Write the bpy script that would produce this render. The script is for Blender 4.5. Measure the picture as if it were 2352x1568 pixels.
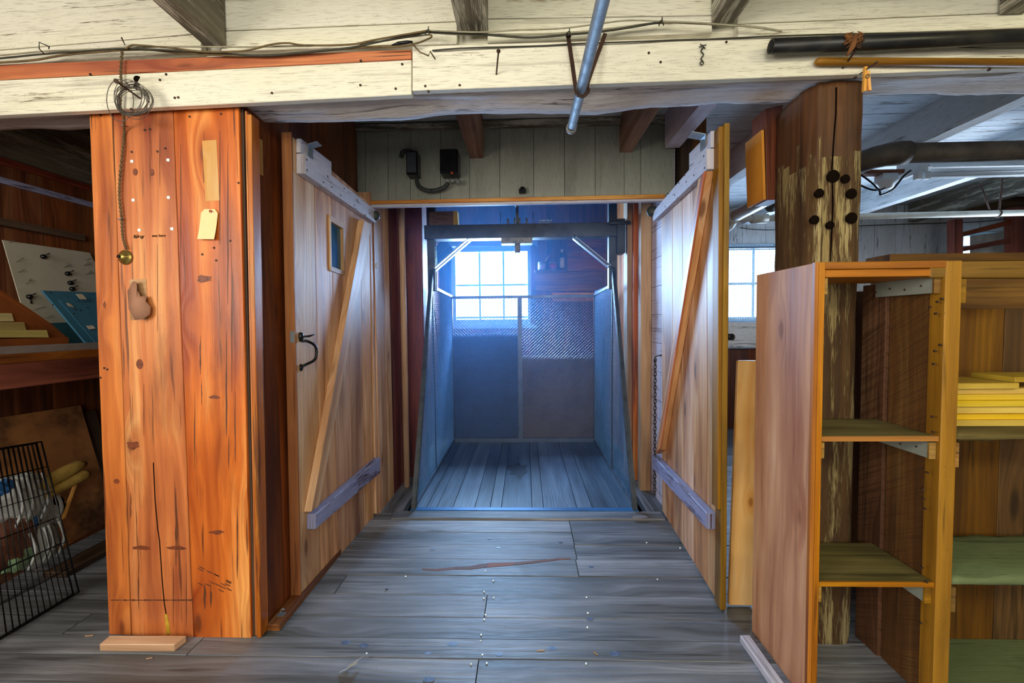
import bpy, math, random
from mathutils import Vector, Matrix, noise
for o in list(bpy.data.objects): bpy.data.objects.remove(o)
S = bpy.context.scene
C = S.collection
random.seed(7)
# ------------------------------------------------------------------ camera
CAM = Vector((0, 0, 1.25)); F = 1000.0
PITCH, YAW, ROLL = math.atan(42/F), 0.030, -0.010
MR = Matrix.Rotation(YAW, 3, 'Z') @ Matrix.Rotation(math.pi/2-PITCH, 3, 'X') @ Matrix.Rotation(ROLL, 3, 'Z')
cd = bpy.data.cameras.new('camera'); cam = bpy.data.objects.new('camera', cd); C.objects.link(cam)
cd.sensor_width = 36; cd.lens = F/2352*36; cd.clip_start = .02; cd.clip_end = 200
cam.matrix_world = Matrix.Translation(CAM) @ MR.to_4x4()
S.camera = cam
# ------------------------------------------------------------------ colour management, world, lights
S.view_settings.view_transform = 'Standard'; S.view_settings.look = 'None'
S.view_settings.gamma = 1; S.view_settings.use_curve_mapping = False
S.view_settings.exposure = 0.42
W = bpy.data.worlds.new('sky'); S.world = W; W.use_nodes = True
W.node_tree.nodes['Background'].inputs[0].default_value = (.80, .90, 1, 1)
W.node_tree.nodes['Background'].inputs[1].default_value = 4.0
def area(name, loc, tgt, sx, sy, power, col, spread=180):
    l = bpy.data.lights.new(name, 'AREA'); l.shape = 'RECTANGLE'; l.size = sx; l.size_y = sy
    l.energy = power; l.color = col; l.spread = math.radians(spread)
    o = bpy.data.objects.new(name, l); C.objects.link(o); o.location = loc
    o.rotation_euler = (Vector(tgt)-Vector(loc)).to_track_quat('-Z', 'Y').to_euler()
    return o
area('window_light_left', (-2.45, -.75, 1.65), (.6, 1.9, 1.15), 1.5, 1.1, 66, (1, .93, .82))
area('tube_light_right', (2.3, -.9, 2.3), (1.3, 2.2, 1.6), 1.3, .3, 17, (1, .93, .55))
area('rear_fill_light', (.2, -2.85, 1.5), (.1, 2, 1.3), 3.2, 1.4, 55, (1, .95, .86))  # added fill lamp behind the camera, no window there
area('ceiling_tube_light', (-.2, -1.1, 2.3), (0, 1.5, 1.9), 1.6, .4, 20, (1, .96, .80))
area('shaft_window_light', (-.36, 5.35, 1.75), (-.1, 3.2, .6), 1.0, .9, 290, (.48, .70, 1))
area('far_window_light', (2.75, 5.3, 1.7), (2.0, 2.5, 1.9), 1.3, 1.0, 140, (.66, .80, 1))
area('far_room_light', (3.9, 3.6, 1.5), (2.4, 2.9, 2.5), 1.0, .8, 26, (.66, .80, 1))
# ------------------------------------------------------------------ helpers
def ray(px, py): return MR @ Vector(((px-1176)/F, (784-py)/F, -1))
def at(px, py, Y):
    r = ray(px, py); return CAM + r*(Y/r.y)
def atx(px, py, X):
    r = ray(px, py); return CAM + r*(X/r.x)
def atz(px, py, Z):
    r = ray(px, py); return CAM + r*((Z-CAM.z)/r.z)
def lerp(a, b, t): return a+(b-a)*t
class MB:
    def __init__(s): s.v=[]; s.f=[]; s.uv=[]; s.rn=[]; s.sm=[]; s.mi=[]; s.cm=0
    def face(s, idx, uvs, rn, sm=False):
        s.f.append(tuple(idx)); s.uv.append(uvs); s.rn.append(rn); s.sm.append(sm); s.mi.append(s.cm)
    def hexa(s, c, g=0, rn=None):
        """c: 8 corners, index i*4+j*2+k over three axes; g = grain axis"""
        if rn is None: rn = (random.random(), random.random(), random.random())
        c = [Vector(p) for p in c]; b = len(s.v); s.v += c
        cen = sum(c, Vector())/8
        L = [(c[4]-c[0]).length, (c[2]-c[0]).length, (c[1]-c[0]).length]
        L = [max(x, 1e-5) for x in L]
        for ax in range(3):
            o1, o2 = [x for x in range(3) if x != ax]
            for sd in (0, 1):
                ids = []
                for p, q in ((0,0),(1,0),(1,1),(0,1)):
                    t = [0,0,0]; t[ax]=sd; t[o1]=p; t[o2]=q; ids.append((t[0]*4+t[1]*2+t[2], t))
                n = (c[ids[1][0]]-c[ids[0][0]]).cross(c[ids[2][0]]-c[ids[0][0]])
                if n.dot(c[ids[0][0]]+c[ids[2][0]]-2*cen) < 0: ids = ids[::-1]
                uvs = []
                for i, t in ids:
                    if ax == g: uvs.append((t[o1]*L[o1]*.3+.5*sd, t[o2]*L[o2]*2+7))
                    else:
                        o = o1 if o2 == g else o2
                        uvs.append((t[g]*L[g], t[o]*L[o]+ax*.37+sd*1.7))
                s.face([b+i for i, t in ids], uvs, rn)
        return s
    def box(s, p, q, g=None, rn=None):
        p = Vector(p); q = Vector(q)
        if g is None:
            d = [abs(q[i]-p[i]) for i in range(3)]; g = d.index(max(d))
        return s.hexa([(x,y,z) for x in (p.x,q.x) for y in (p.y,q.y) for z in (p.z,q.z)], g, rn)
    def slab(s, A, B, D, E, th, g=None, rn=None):
        """front face A(bottom-left) B(bottom-right) D(top-left) E(top-right); th = thickness vector"""
        A,B,D,E,th = [Vector(x) for x in (A,B,D,E,th)]
        if g is None: g = 0 if (B-A).length > (D-A).length else 1
        return s.hexa([A, A+th, D, D+th, B, B+th, E, E+th], g, rn)
    def planks(s, A, B, D, E, th, cuts, g=1, gap=.003, jit=.0015):
        """boards side by side from A->B (cuts as fractions, running A->D) """
        A,B,D,E,th = [Vector(x) for x in (A,B,D,E,th)]
        L = (B-A).length; e = gap/2/L; n = th.normalized()
        for t0, t1 in zip(cuts[:-1], cuts[1:]):
            a, b = t0+e, t1-e; o = n*random.uniform(-jit, jit)
            s.slab(lerp(A,B,a)+o, lerp(A,B,b)+o, lerp(D,E,a)+o, lerp(D,E,b)+o, th, g)
        return s
    def beam(s, P, Q, w, h, up=(0,0,1), rn=None):
        P = Vector(P); Q = Vector(Q); d = (Q-P).normalized(); up = Vector(up)
        sd = d.cross(up).normalized()*w/2; u = sd.cross(d).normalized()*h/2
        return s.hexa([P-sd-u, P+sd-u, P-sd+u, P+sd+u, Q-sd-u, Q+sd-u, Q-sd+u, Q+sd+u], 0, rn)
    def tube(s, pts, r, n=10, cap=True, closed=False, rn=None):
        if rn is None: rn = (random.random(), random.random(), random.random())
        pts = [Vector(p) for p in pts]; m = len(pts)
        rs = r if isinstance(r, (list, tuple)) else [r]*m
        b = len(s.v); up = None; Ls = 0; lens = []
        for i, p in enumerate(pts):
            if closed: d = pts[(i+1) % m]-pts[i-1]
            else: d = pts[min(i+1, m-1)]-pts[max(i-1, 0)]
            d.normalize()
            if up is None:
                up = Vector((0,0,1)) if abs(d.z) < .9 else Vector((1,0,0))
            up = (up-d*up.dot(d))
            if up.length < 1e-6: up = d.orthogonal()
            up.normalize(); sd = d.cross(up)
            for k in range(n):
                a = 2*math.pi*k/n; s.v.append(p+(sd*math.cos(a)+up*math.sin(a))*rs[i])
            if i: Ls += (p-pts[i-1]).length
            lens.append(Ls)
        R = max(rs)
        for i in range(m if closed else m-1):
            j = (i+1) % m; l0 = lens[i]; l1 = lens[j] if j else Ls+.01
            for k in range(n):
                k2 = (k+1) % n; v0 = k/n*6.283*R; v1 = (k+1)/n*6.283*R
                s.face([b+i*n+k, b+j*n+k, b+j*n+k2, b+i*n+k2][::-1], [(l0,v0),(l1,v0),(l1,v1),(l0,v1)][::-1], rn, True)
        if cap and not closed:
            for i, rev in ((0, True), (m-1, False)):
                ids = [b+i*n+k for k in range(n)]
                if rev: ids = ids[::-1]
                s.face(ids, [(k*.003, .5) for k in range(n)], rn)
        return s
    def cyl(s, P, Q, r, n=16, r2=None): return s.tube([P, Q], [r, r if r2 is None else r2], n)
    def lathe(s, P, ax, prof, n=20):
        """prof: list of (distance along axis, radius)"""
        P = Vector(P); ax = Vector(ax).normalized()
        return s.tube([P+ax*(d+1e-5*i) for i, (d, r) in enumerate(prof)], [max(r, 1e-4) for d, r in prof], n)
    def prism(s, poly, th, rn=None, uax=0):
        """flat polygon (list of 3-D points) extruded by vector th"""
        if rn is None: rn = (random.random(), random.random(), random.random())
        th = Vector(th); P = [Vector(p) for p in poly]; n = len(P); b = len(s.v)
        nn = Vector()
        for i in range(n): nn += P[i].cross(P[(i+1) % n])
        if nn.dot(th) > 0: P = P[::-1]
        s.v += P; s.v += [p+th for p in P]
        nn.normalize(); e1 = (P[1]-P[0]).normalized() if uax == 0 else Vector(uax); e2 = nn.cross(e1)
        uv = [((p-P[0]).dot(e1), (p-P[0]).dot(e2)) for p in P]
        s.face([b+i for i in range(n)], uv, rn); s.face([b+n+i for i in range(n)][::-1], uv[::-1], rn)
        for i in range(n):
            j = (i+1) % n; s.face([b+i, b+n+i, b+n+j, b+j], [(0,0),(0,th.length),(.1,th.length),(.1,0)], rn)
        return s
    def ring(s, c, n, R, r, k=24, m=8, a0=0, a1=2*math.pi):
        c = Vector(c); n = Vector(n).normalized(); e = n.orthogonal().normalized(); f = n.cross(e)
        full = abs(a1-a0-2*math.pi) < 1e-6
        pts = [c+(e*math.cos(a0+(a1-a0)*i/k)+f*math.sin(a0+(a1-a0)*i/k))*R for i in range(k if full else k+1)]
        return s.tube(pts, r, m, closed=full)
    def rough(s, A, B, D, th, nu, nv, nw, amp, freq=4, seed=0, g=0, bottom=1.0, arris=.012, smooth=True):
        """a hewn timber: box A + u(B-A) + v(D-A) + w(th), surface displaced by noise"""
        A,B,D,th = [Vector(x) for x in (A,B,D,th)]; rn = (random.random(), random.random(), random.random())
        ids = {}; LU=(B-A).length; LV=(D-A).length; LW=th.length
        U,V,Wd = (B-A),(D-A),th
        def vert(i,j,k):
            if (i,j,k) in ids: return ids[(i,j,k)]
            u,v,w = i/nu, j/nv, k/nw
            p = A+U*u+V*v+Wd*w
            q = Vector((p.x*freq*(.35 if g==0 else 1), p.y*freq, p.z*freq*(.35 if g==1 else 1)))+Vector((seed,seed*2,0))
            n1 = noise.fractal(q, .9, 2.1, 4)
            n2 = noise.fractal(q+Vector((31,7,3)), .9, 2.1, 4)
            cen = (abs(v-.5)*2, abs(w-.5)*2)
            a = amp*(bottom if v < .1 else 1)
            p = p + V.normalized()*(n1*a*(1 if v>.5 else -1)*max(0,cen[0]-.2)) + Wd.normalized()*(n2*amp*(1 if w>.5 else -1)*max(0,cen[1]-.2))
            if arris and min(v,1-v) < .01 and min(w,1-w) < .01:   # rounded arris
                p += V.normalized()*(.012*(1 if v<.5 else -1)*(.5+abs(n2)*1.6)) + Wd.normalized()*(.012*(1 if w<.5 else -1)*(.5+abs(n1)*1.6))
            ids[(i,j,k)] = len(s.v); s.v.append(p); return ids[(i,j,k)]
        def grid(n1, n2, f, uvf, flip):
            for a in range(n1):
                for b in range(n2):
                    q = [(a,b),(a+1,b),(a+1,b+1),(a,b+1)]
                    if flip: q = q[::-1]
                    s.face([f(*x) for x in q], [uvf(*x) for x in q], rn, smooth)
        det = U.cross(V).dot(Wd) > 0
        grid(nu,nv,lambda a,b: vert(a,b,0), lambda a,b:(a/nu*LU,b/nv*LV) if g==0 else (b/nv*LV,a/nu*LU), det)
        grid(nu,nv,lambda a,b: vert(a,b,nw), lambda a,b:(a/nu*LU,b/nv*LV+3) if g==0 else (b/nv*LV,a/nu*LU+3), not det)
        grid(nu,nw,lambda a,b: vert(a,0,b), lambda a,b:(a/nu*LU,b/nw*LW+5) if g==0 else (b*.1,a/nu*LU), not det)
        grid(nu,nw,lambda a,b: vert(a,nv,b), lambda a,b:(a/nu*LU,b/nw*LW+6) if g==0 else (b*.1,a/nu*LU), det)
        grid(nv,nw,lambda a,b: vert(0,a,b), lambda a,b:(a/nv*LV*.3,b/nw*LW) if g==0 else (a/nv*LV,b/nw*LW+8), det)
        grid(nv,nw,lambda a,b: vert(nu,a,b), lambda a,b:(a/nv*LV*.3,b/nw*LW) if g==0 else (a/nv*LV,b/nw*LW+9), not det)
        return s
def mesh_obj(name, mb, mat, loc=None, bevel=0):
    me = bpy.data.meshes.new(name)
    vs = mb.v
    lo = Vector((min(v[i] for v in vs) for i in range(3))); hi = Vector((max(v[i] for v in vs) for i in range(3)))
    if loc is None: loc = Vector(((lo.x+hi.x)/2, (lo.y+hi.y)/2, lo.z))
    me.from_pydata([tuple(v-loc) for v in vs], [], mb.f)
    me.uv_layers.new(name='UVMap'); me.color_attributes.new('rnd', 'FLOAT_COLOR', 'CORNER')
    uvb = []; cb = []
    for uvs, rn in zip(mb.uv, mb.rn):
        for u in uvs: uvb += [u[0], u[1]]; cb += [rn[0], rn[1], rn[2], 1]
    me.uv_layers['UVMap'].data.foreach_set('uv', uvb); me.color_attributes['rnd'].data.foreach_set('color', cb)
    me.polygons.foreach_set('use_smooth', mb.sm)
    for m in (mat if isinstance(mat, (list, tuple)) else [mat]): me.materials.append(m)
    if isinstance(mat, (list, tuple)): me.polygons.foreach_set('material_index', mb.mi)
    me.update()
    o = bpy.data.objects.new(name, me); C.objects.link(o); o.location = loc
    if bevel:
        md = o.modifiers.new('bevel', 'BEVEL'); md.width = bevel; md.segments = 1; md.limit_method = 'ANGLE'; md.angle_limit = math.radians(50)
    return o, lo, hi
def tag(o, label, cat=None, group=None, kind=None):
    if label: o['label'] = label
    if cat: o['category'] = cat
    if group: o['group'] = group
    if kind: o['kind'] = kind
    return o
def single(name, mb, mat, label, cat, group=None, bevel=0, kind=None):
    o, lo, hi = mesh_obj(name, mb, mat, None, bevel); return tag(o, label, cat, group, kind)
def struct(name, mb, mat, subs=(), bevel=0, label=None):
    o, lo, hi = mesh_obj(name, mb, mat, None, bevel); o['kind'] = 'structure'
    if label: o['label'] = label
    for sp in subs: child(sp, o, o.location.copy())
    return o
def child(sp, parent, ploc):
    """sp = (name, mb, mat, {opts}, [subs])"""
    name, mb, mat = sp[:3]; op = sp[3] if len(sp) > 3 else {}
    o, lo, hi = mesh_obj(name, mb, mat, None, op.get('bevel', 0))
    w = o.location.copy(); o.parent = parent; o.location = w-ploc
    if 'label' in op: o['label'] = op['label']
    if 'kind' in op: o['kind'] = op['kind']
    for sb in (sp[4] if len(sp) > 4 else []): child(sb, o, w)
    return o
def thing(name, label, cat, parts, group=None):
    vs = [v for p in parts for v in p[1].v]
    lo = Vector((min(v[i] for v in vs) for i in range(3))); hi = Vector((max(v[i] for v in vs) for i in range(3)))
    e = bpy.data.objects.new(name, None); C.objects.link(e); e.empty_display_size = .05
    e.location = ((lo.x+hi.x)/2, (lo.y+hi.y)/2, lo.z); tag(e, label, cat, group)
    for p in parts: child(p, e, e.location.copy())
    return e
# ------------------------------------------------------------------ materials
def hexc(h):
    h = h.lstrip('#'); c = [int(h[i:i+2], 16)/255 for i in (0, 2, 4)]
    return tuple((x/12.92 if x <= .04045 else ((x+.055)/1.055)**2.4) for x in c)+(1,)
class NT:
    def __init__(s, name):
        s.m = bpy.data.materials.new(name); s.m.use_nodes = True; s.t = s.m.node_tree
        s.b = s.t.nodes['Principled BSDF']; s.out = s.t.nodes['Material Output']
    def n(s, typ, **kw):
        nd = s.t.nodes.new(typ)
        for k, v in kw.items(): setattr(nd, k, v)
        return nd
    def l(s, a, b): s.t.links.new(a, b)
    def put(s, sock, v):
        if hasattr(v, 'is_linked') or isinstance(v, bpy.types.NodeSocket): s.l(v, sock)
        else: sock.default_value = v
    def math(s, op, a, b=None, c=None, clamp=False):
        nd = s.n('ShaderNodeMath', operation=op, use_clamp=clamp); s.put(nd.inputs[0], a)
        if b is not None: s.put(nd.inputs[1], b)
        if c is not None: s.put(nd.inputs[2], c)
        return nd.outputs[0]
    def vec(s, x, y, z):
        nd = s.n('ShaderNodeCombineXYZ'); s.put(nd.inputs[0], x); s.put(nd.inputs[1], y); s.put(nd.inputs[2], z); return nd.outputs[0]
    def noise(s, v, scale=1, detail=3, rough=.5, dist=0):
        nd = s.n('ShaderNodeTexNoise'); s.l(v, nd.inputs['Vector']); nd.inputs['Scale'].default_value = scale
        nd.inputs['Detail'].default_value = detail; nd.inputs['Roughness'].default_value = rough; nd.inputs['Distortion'].default_value = dist
        return nd.outputs['Fac']
    def step(s, v, a, b):
        nd = s.n('ShaderNodeMapRange', interpolation_type='SMOOTHSTEP'); s.l(v, nd.inputs[0])
        nd.inputs[1].default_value = a; nd.inputs[2].default_value = b; return nd.outputs[0]
    def mix(s, f, a, b, mode='MIX'):
        nd = s.n('ShaderNodeMix', data_type='RGBA', blend_type=mode)
        s.put(nd.inputs[0], f); s.put(nd.inputs[6], a); s.put(nd.inputs[7], b); return nd.outputs[2]
def wood(name, a, b, c, stain=.5, knot=1.0, rough=.6, bump=.25, paint=None, cover=.5, spots=.4, dirt='#1a0f0a', gr=1.0, spec=.4, streak=.5, saw=0, pcol2=None, kf=1.0, rc=.28):
    t = NT(name)
    uv = t.n('ShaderNodeUVMap'); uv.uv_map = 'UVMap'
    sp = t.n('ShaderNodeSeparateXYZ'); t.l(uv.outputs[0], sp.inputs[0]); u, v = sp.outputs[0], sp.outputs[1]
    at_ = t.n('ShaderNodeAttribute'); at_.attribute_name = 'rnd'
    sc = t.n('ShaderNodeSeparateColor'); t.l(at_.outputs['Color'], sc.inputs[0]); r, g_, b_ = sc.outputs
    U = t.math('MULTIPLY_ADD', r, 37.0, u); V = t.math('MULTIPLY_ADD', g_, 11.0, v); Z = t.math('MULTIPLY', b_, 23.0)
    m = lambda s_, k: t.math('MULTIPLY', s_, k)
    # knots warp the grain
    vo = t.n('ShaderNodeTexVoronoi'); t.l(t.vec(m(U, 1.5*kf), m(V, 5.2*kf**.5), Z), vo.inputs['Vector']); vo.inputs['Scale'].default_value = 1.0
    kd = vo.outputs['Distance']
    kn = t.math('SUBTRACT', 1.0, t.step(kd, .05, .13)); kh = t.math('SUBTRACT', 1.0, t.step(kd, .08, .42))
    warp = t.noise(t.vec(m(U, 1.3), m(V, 5), Z), 1, 2, .5)
    Vw = t.math('ADD', V, t.math('ADD', m(warp, .09), m(kh, .05*knot)))
    g1 = t.noise(t.vec(m(U, .8), m(Vw, 13*gr), Z), 1, 4, .55)
    ring = t.math('SINE', t.math('ADD', m(Vw, 190*gr), m(g1, 16)))
    ring = t.math('MULTIPLY_ADD', ring, .5, .5)
    fib = t.noise(t.vec(m(U, 7), m(V, 330), Z), 1, 2, .6)
    big = t.noise(t.vec(m(U, .9), m(V, 3.5), t.math('ADD', Z, 5.0)), 1, 3, .6)
    f = t.math('ADD', m(g1, .65), m(big, .55)); f = t.math('SUBTRACT', f, .12)
    cr = t.n('ShaderNodeValToRGB'); t.l(f, cr.inputs[0]); e = cr.color_ramp.elements
    e[0].position = .32; e[0].color = hexc(a); e[1].position = .68; e[1].color = hexc(c)
    x = e.new(.5); x.color = hexc(b)
    col = cr.outputs[0]
    col = t.mix(m(ring, rc), col, hexc(a)); col = t.mix(m(t.step(fib, .52, .72), .30), col, hexc(a))
    br = t.n('ShaderNodeHueSaturation'); t.l(col, br.inputs['Color']); t.l(t.math('MULTIPLY_ADD', b_, .42, .78), br.inputs['Value'])
    t.l(t.math('MULTIPLY_ADD', r, .014, .493), br.inputs['Hue']); t.l(t.math('MULTIPLY_ADD', g_, .2, .9), br.inputs['Saturation']); col = br.outputs[0]
    if knot > 0:
        col = t.mix(m(kn, .8*min(knot, 1)), col, hexc(dirt))
        col = t.mix(m(kh, .35*min(knot, 1)), col, hexc(a))
    if saw:
        sw = t.noise(t.vec(m(t.math('ADD', U, m(V, .6)), 160), m(V, 3), Z), 1, 2, .6)
        col = t.mix(m(t.step(sw, .45, .65), saw), col, hexc(a))
    h = t.math('ADD', m(fib, .5), m(ring, .25))
    if paint:
        pm = t.noise(t.vec(m(U, 2.4), m(V, 22), t.math('ADD', Z, 9.0)), 1, 5, .68)
        fine = t.noise(t.vec(m(U, 16), m(V, 300), Z), 1, 2, .6)
        pm = t.math('ADD', m(pm, .72), m(fine, .28))
        th = 1-cover; lo = .5+(th-.5)*.5
        pk = t.step(pm, lo-.03, lo+.05)
        pc = hexc(paint)
        pcol = t.mix(m(t.step(big, .4, .7), .5), pc, hexc(pcol2 or paint))
        pcol = t.mix(m(t.math('SUBTRACT', 1.0, t.step(fine, .3, .5)), .30), pcol, hexc(dirt))
        col = t.mix(pk, col, pcol); h = t.math('ADD', h, m(pk, .7))
    # blotches, streaks along the grain, small dark specks
    bl = t.noise(t.vec(m(U, 1.1), m(V, 4.5), t.math('ADD', Z, 17.0)), 1, 5, .62)
    col = t.mix(m(t.step(bl, .52, .74), stain), col, hexc(dirt))
    st = t.noise(t.vec(m(U, 1.3), m(V, 34), t.math('ADD', Z, 31.0)), 1, 3, .6)
    col = t.mix(m(t.step(st, .60, .67), streak), col, hexc(dirt))
    v2 = t.n('ShaderNodeTexVoronoi'); t.l(t.vec(m(U, 13), m(V, 22), Z), v2.inputs['Vector'])
    gate = t.step(t.noise(t.vec(m(U, 6), m(V, 9), t.math('ADD', Z, 3.0)), 1, 1, .5), .5, .6)
    spk = t.math('MULTIPLY', t.math('SUBTRACT', 1.0, t.step(v2.outputs['Distance'], .06, .14)), gate)
    col = t.mix(m(spk, spots), col, hexc(dirt))
    t.l(col, t.b.inputs['Base Color']); t.b.inputs['Specular IOR Level'].default_value = spec
    t.l(t.math('MULTIPLY_ADD', g1, .25, rough-.12), t.b.inputs['Roughness'])
    bp = t.n('ShaderNodeBump'); bp.inputs['Strength'].default_value = bump; bp.inputs['Distance'].default_value = .004
    t.l(h, bp.inputs['Height']); t.l(bp.outputs[0], t.b.inputs['Normal'])
    return t.m
def plain(name, col, rough=.5, metal=0, col2=None, scale=12, amt=.6, bump=.1, spec=.5):
    t = NT(name); c = hexc(col); geo = t.n('ShaderNodeTexCoord').outputs['Object']
    n1 = t.noise(geo, scale, 5, .62)
    cc = t.mix(t.math('MULTIPLY', t.step(n1, .42, .68), amt), c, hexc(col2) if col2 else tuple(x*.6 for x in c[:3])+(1,))
    t.l(cc, t.b.inputs['Base Color']); t.b.inputs['Metallic'].default_value = metal; t.b.inputs['Specular IOR Level'].default_value = spec
    t.l(t.math('MULTIPLY_ADD', n1, .3, rough-.15), t.b.inputs['Roughness'])
    bp = t.n('ShaderNodeBump'); bp.inputs['Strength'].default_value = bump; bp.inputs['Distance'].default_value = .002
    t.l(t.noise(geo, scale*8, 3, .6), bp.inputs['Height']); t.l(bp.outputs[0], t.b.inputs['Normal'])
    return t.m
def glassm(name, tint='#e8f4ff', gloss=.08):
    t = NT(name); tr = t.n('ShaderNodeBsdfTransparent'); tr.inputs[0].default_value = hexc(tint)
    gl = t.n('ShaderNodeBsdfGlossy'); gl.inputs['Roughness'].default_value = .05
    mx = t.n('ShaderNodeMixShader'); mx.inputs[0].default_value = gloss
    t.l(tr.outputs[0], mx.inputs[1]); t.l(gl.outputs[0], mx.inputs[2]); t.l(mx.outputs[0], t.out.inputs[0]); return t.m
M = {}
M['orange'] = wood('orange_pine', '#8c3e12', '#c8722a', '#eaaa5c', stain=.45, knot=1, rough=.42, spots=.7, spec=.5, dirt='#3a1a0c', streak=.75, kf=1.5, rc=.22)
M['door'] = wood('honey_pine_door', '#8c5a38', '#cf9d70', '#ecc9a2', stain=.35, rough=.5, spots=.6, dirt='#4a2814', streak=.35, kf=1.4, rc=.14)
M['plum'] = wood('dark_red_boards', '#4c2014', '#84402a', '#a55c3c', stain=.4, rough=.55, dirt='#170a08')
M['brown'] = wood('brown_boards', '#4a2410', '#7e4822', '#a06a3a', stain=.5, rough=.6, dirt='#140a06')
M['olive'] = wood('olive_brown_boards', '#3e260c', '#6e4a1a', '#8c6426', stain=.5, rough=.65, dirt='#120c05')
M['floor'] = wood('worn_grey_floor_boards', '#4b4d4c', '#80838a', '#a8aab0', stain=.40, knot=.8, rough=.45, bump=.7, spots=1, dirt='#26231d', streak=.55, spec=.5)
M['platform'] = wood('blue_lit_grey_platform_boards', '#3a4a5c', '#566c84', '#74889c', stain=.40, knot=.5, rough=.45, bump=.3, dirt='#20242a', streak=.3, spec=.5)  # blue of the window light is mixed into these board colours
M['white'] = wood('cream_whitewashed_boards', '#6b5a44', '#8f7c60', '#a8967a', paint='#e9e5d2', pcol2='#dcd9b4', cover=.77, stain=.22, knot=.25, rough=.75, spots=.95, dirt='#4a3018', streak=.30, bump=.4)
M['white_cool'] = wood('grey_white_ceiling_boards', '#5c564e', '#7a746a', '#948e84', paint='#ccd0d2', pcol2='#b8b8b2', cover=.72, stain=.25, knot=.2, rough=.8, spots=.5, dirt='#2b2420', streak=.35, bump=.5)
M['hewn'] = wood('hewn_whitewashed_timber', '#4c3828', '#715540', '#8e7660', paint='#efe9e4', pcol2='#d9d3d0', cover=.74, stain=.35, knot=.3, rough=.85, dirt='#2a1a12', streak=.5, bump=.9)
M['joist'] = wood('grey_rough_joist', '#4a443a', '#777060', '#98907e', paint='#b9b4a4', cover=.45, stain=.3, knot=.4, rough=.85, dirt='#241c14', streak=.5, bump=.8)
M['joist_tan'] = wood('tan_rough_joist', '#5c4230', '#8c6a50', '#a88a6e', stain=.4, rough=.85, dirt='#2a1a12', streak=.4, bump=.8, spots=.8)
M['panel_grey'] = wood('grey_green_painted_boards', '#4c4a42', '#5e5c54', '#6e6c62', paint='#9c9f90', pcol2='#86897e', cover=.96, stain=.25, knot=.15, rough=.65, spots=.6, dirt='#33302a', streak=.12, bump=.15)
M['rail_paint'] = wood('blue_white_worn_paint', '#553a2a', '#7b5a44', '#94745a', paint='#c9c4cc', pcol2='#b4b2c4', cover=.74, stain=.2, knot=.2, rough=.6, dirt='#33242a', streak=.35)
M['rail_blue'] = wood('violet_blue_worn_paint', '#3b2c34', '#5b4650', '#745c64', paint='#8f92b6', pcol2='#a9a8c0', cover=.62, stain=.3, knot=.2, rough=.6, dirt='#2a2438', streak=.5)
M['post'] = wood('old_peeling_post', '#34200f', '#604626', '#84683c', paint='#927e50', pcol2='#c8ba8c', cover=.47, stain=.55, knot=.6, rough=.8, dirt='#2a180c', streak=.5, bump=.8)
M['post_dark'] = wood('brown_post_sleeve', '#34200f', '#5e3c20', '#7c5430', stain=.5, knot=.5, rough=.6, dirt='#1a0c06', streak=.4, bump=.5)
M['ply'] = wood('reddish_plywood', '#9a5c3e', '#c68c66', '#dcae8a', rc=.12, kf=1.8, stain=.2, knot=.8, rough=.6, spec=.2, spots=.6, dirt='#54301e', streak=.3)
M['ply_edge'] = wood('orange_plywood_edge', '#7c4010', '#b06a20', '#c8862e', stain=.25, knot=.3, rough=.5, dirt='#3c1c08')
M['yellow_frame'] = wood('yellow_brown_framing', '#6a4712', '#9c701e', '#b8892c', stain=.4, knot=.7, rough=.55, dirt='#2c1a08', spots=.8)
M['shelf_olive'] = wood('olive_shelf_top', '#4a4420', '#6c6430', '#7e7440', stain=.4, knot=.2, rough=.6, dirt='#24200e')
M['shelf_green'] = wood('green_painted_thick_shelf', '#30382a', '#46503c', '#5a6448', paint='#6c7a52', pcol2='#586848', cover=.75, stain=.3, knot=.1, rough=.7, dirt='#1c2216', saw=.3)
M['rough_sawn'] = wood('rough_sawn_brown', '#42260f', '#6e4826', '#88643c', stain=.35, knot=.5, rough=.75, dirt='#1c0e06', saw=.7, bump=.6)
M['lumber'] = wood('yellow_lumber', '#a8801c', '#d8b43a', '#e8cc5c', stain=.12, knot=.4, rough=.5, dirt='#6a4a10', streak=.15)
M['fresh_pine'] = wood('fresh_orange_pine', '#d08828', '#e8b060', '#f2cc94', stain=.12, knot=1, kf=3, rc=.12, rough=.45, dirt='#6a2c0c', streak=.1)
M['pale_wood'] = wood('pale_stud', '#a07850', '#cda57c', '#e2c8a4', stain=.15, knot=.5, rough=.55, dirt='#5c3c24', streak=.2)
M['lilac_wall'] = wood('lilac_tinted_boards', '#6a4a44', '#94706a', '#b89a98', paint='#d2c6d2', cover=.80, stain=.25, rough=.6, dirt='#40262a')
M['dark_stud'] = wood('dark_weathered_stud', '#30221a', '#54402f', '#76604c', stain=.5, rough=.8, dirt='#120c08', bump=.6)
M['steel_dark'] = plain('dark_painted_steel', '#444c54', .45, .2, '#262b32', 9, .7, .1)
M['steel_grey'] = plain('grey_painted_steel', '#5c6a7c', .4, .35, '#3c4a5a', 6, .5, .05)
M['steel_pale'] = plain('pale_painted_steel', '#9aa8b8', .4, .3, '#6c7c8e', 8, .4, .05)
M['mesh'] = plain('blue_lit_expanded_metal', '#6fa8dc', .38, .2, '#4f86bc', 5, .5, .05)  # blue glow from the shaft window is put into the metal colour
M['galv'] = plain('galvanized_pipe', '#8e8e8a', .6, .1, '#62666a', 25, .7, .1)
M['zinc'] = plain('zinc_plate', '#a4b0b8', .35, .7, '#74808a', 20, .5, .05)
M['black_iron'] = plain('black_iron', '#0e0f14', .3, .4, '#1e1c1c', 20, .5, .1)
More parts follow.
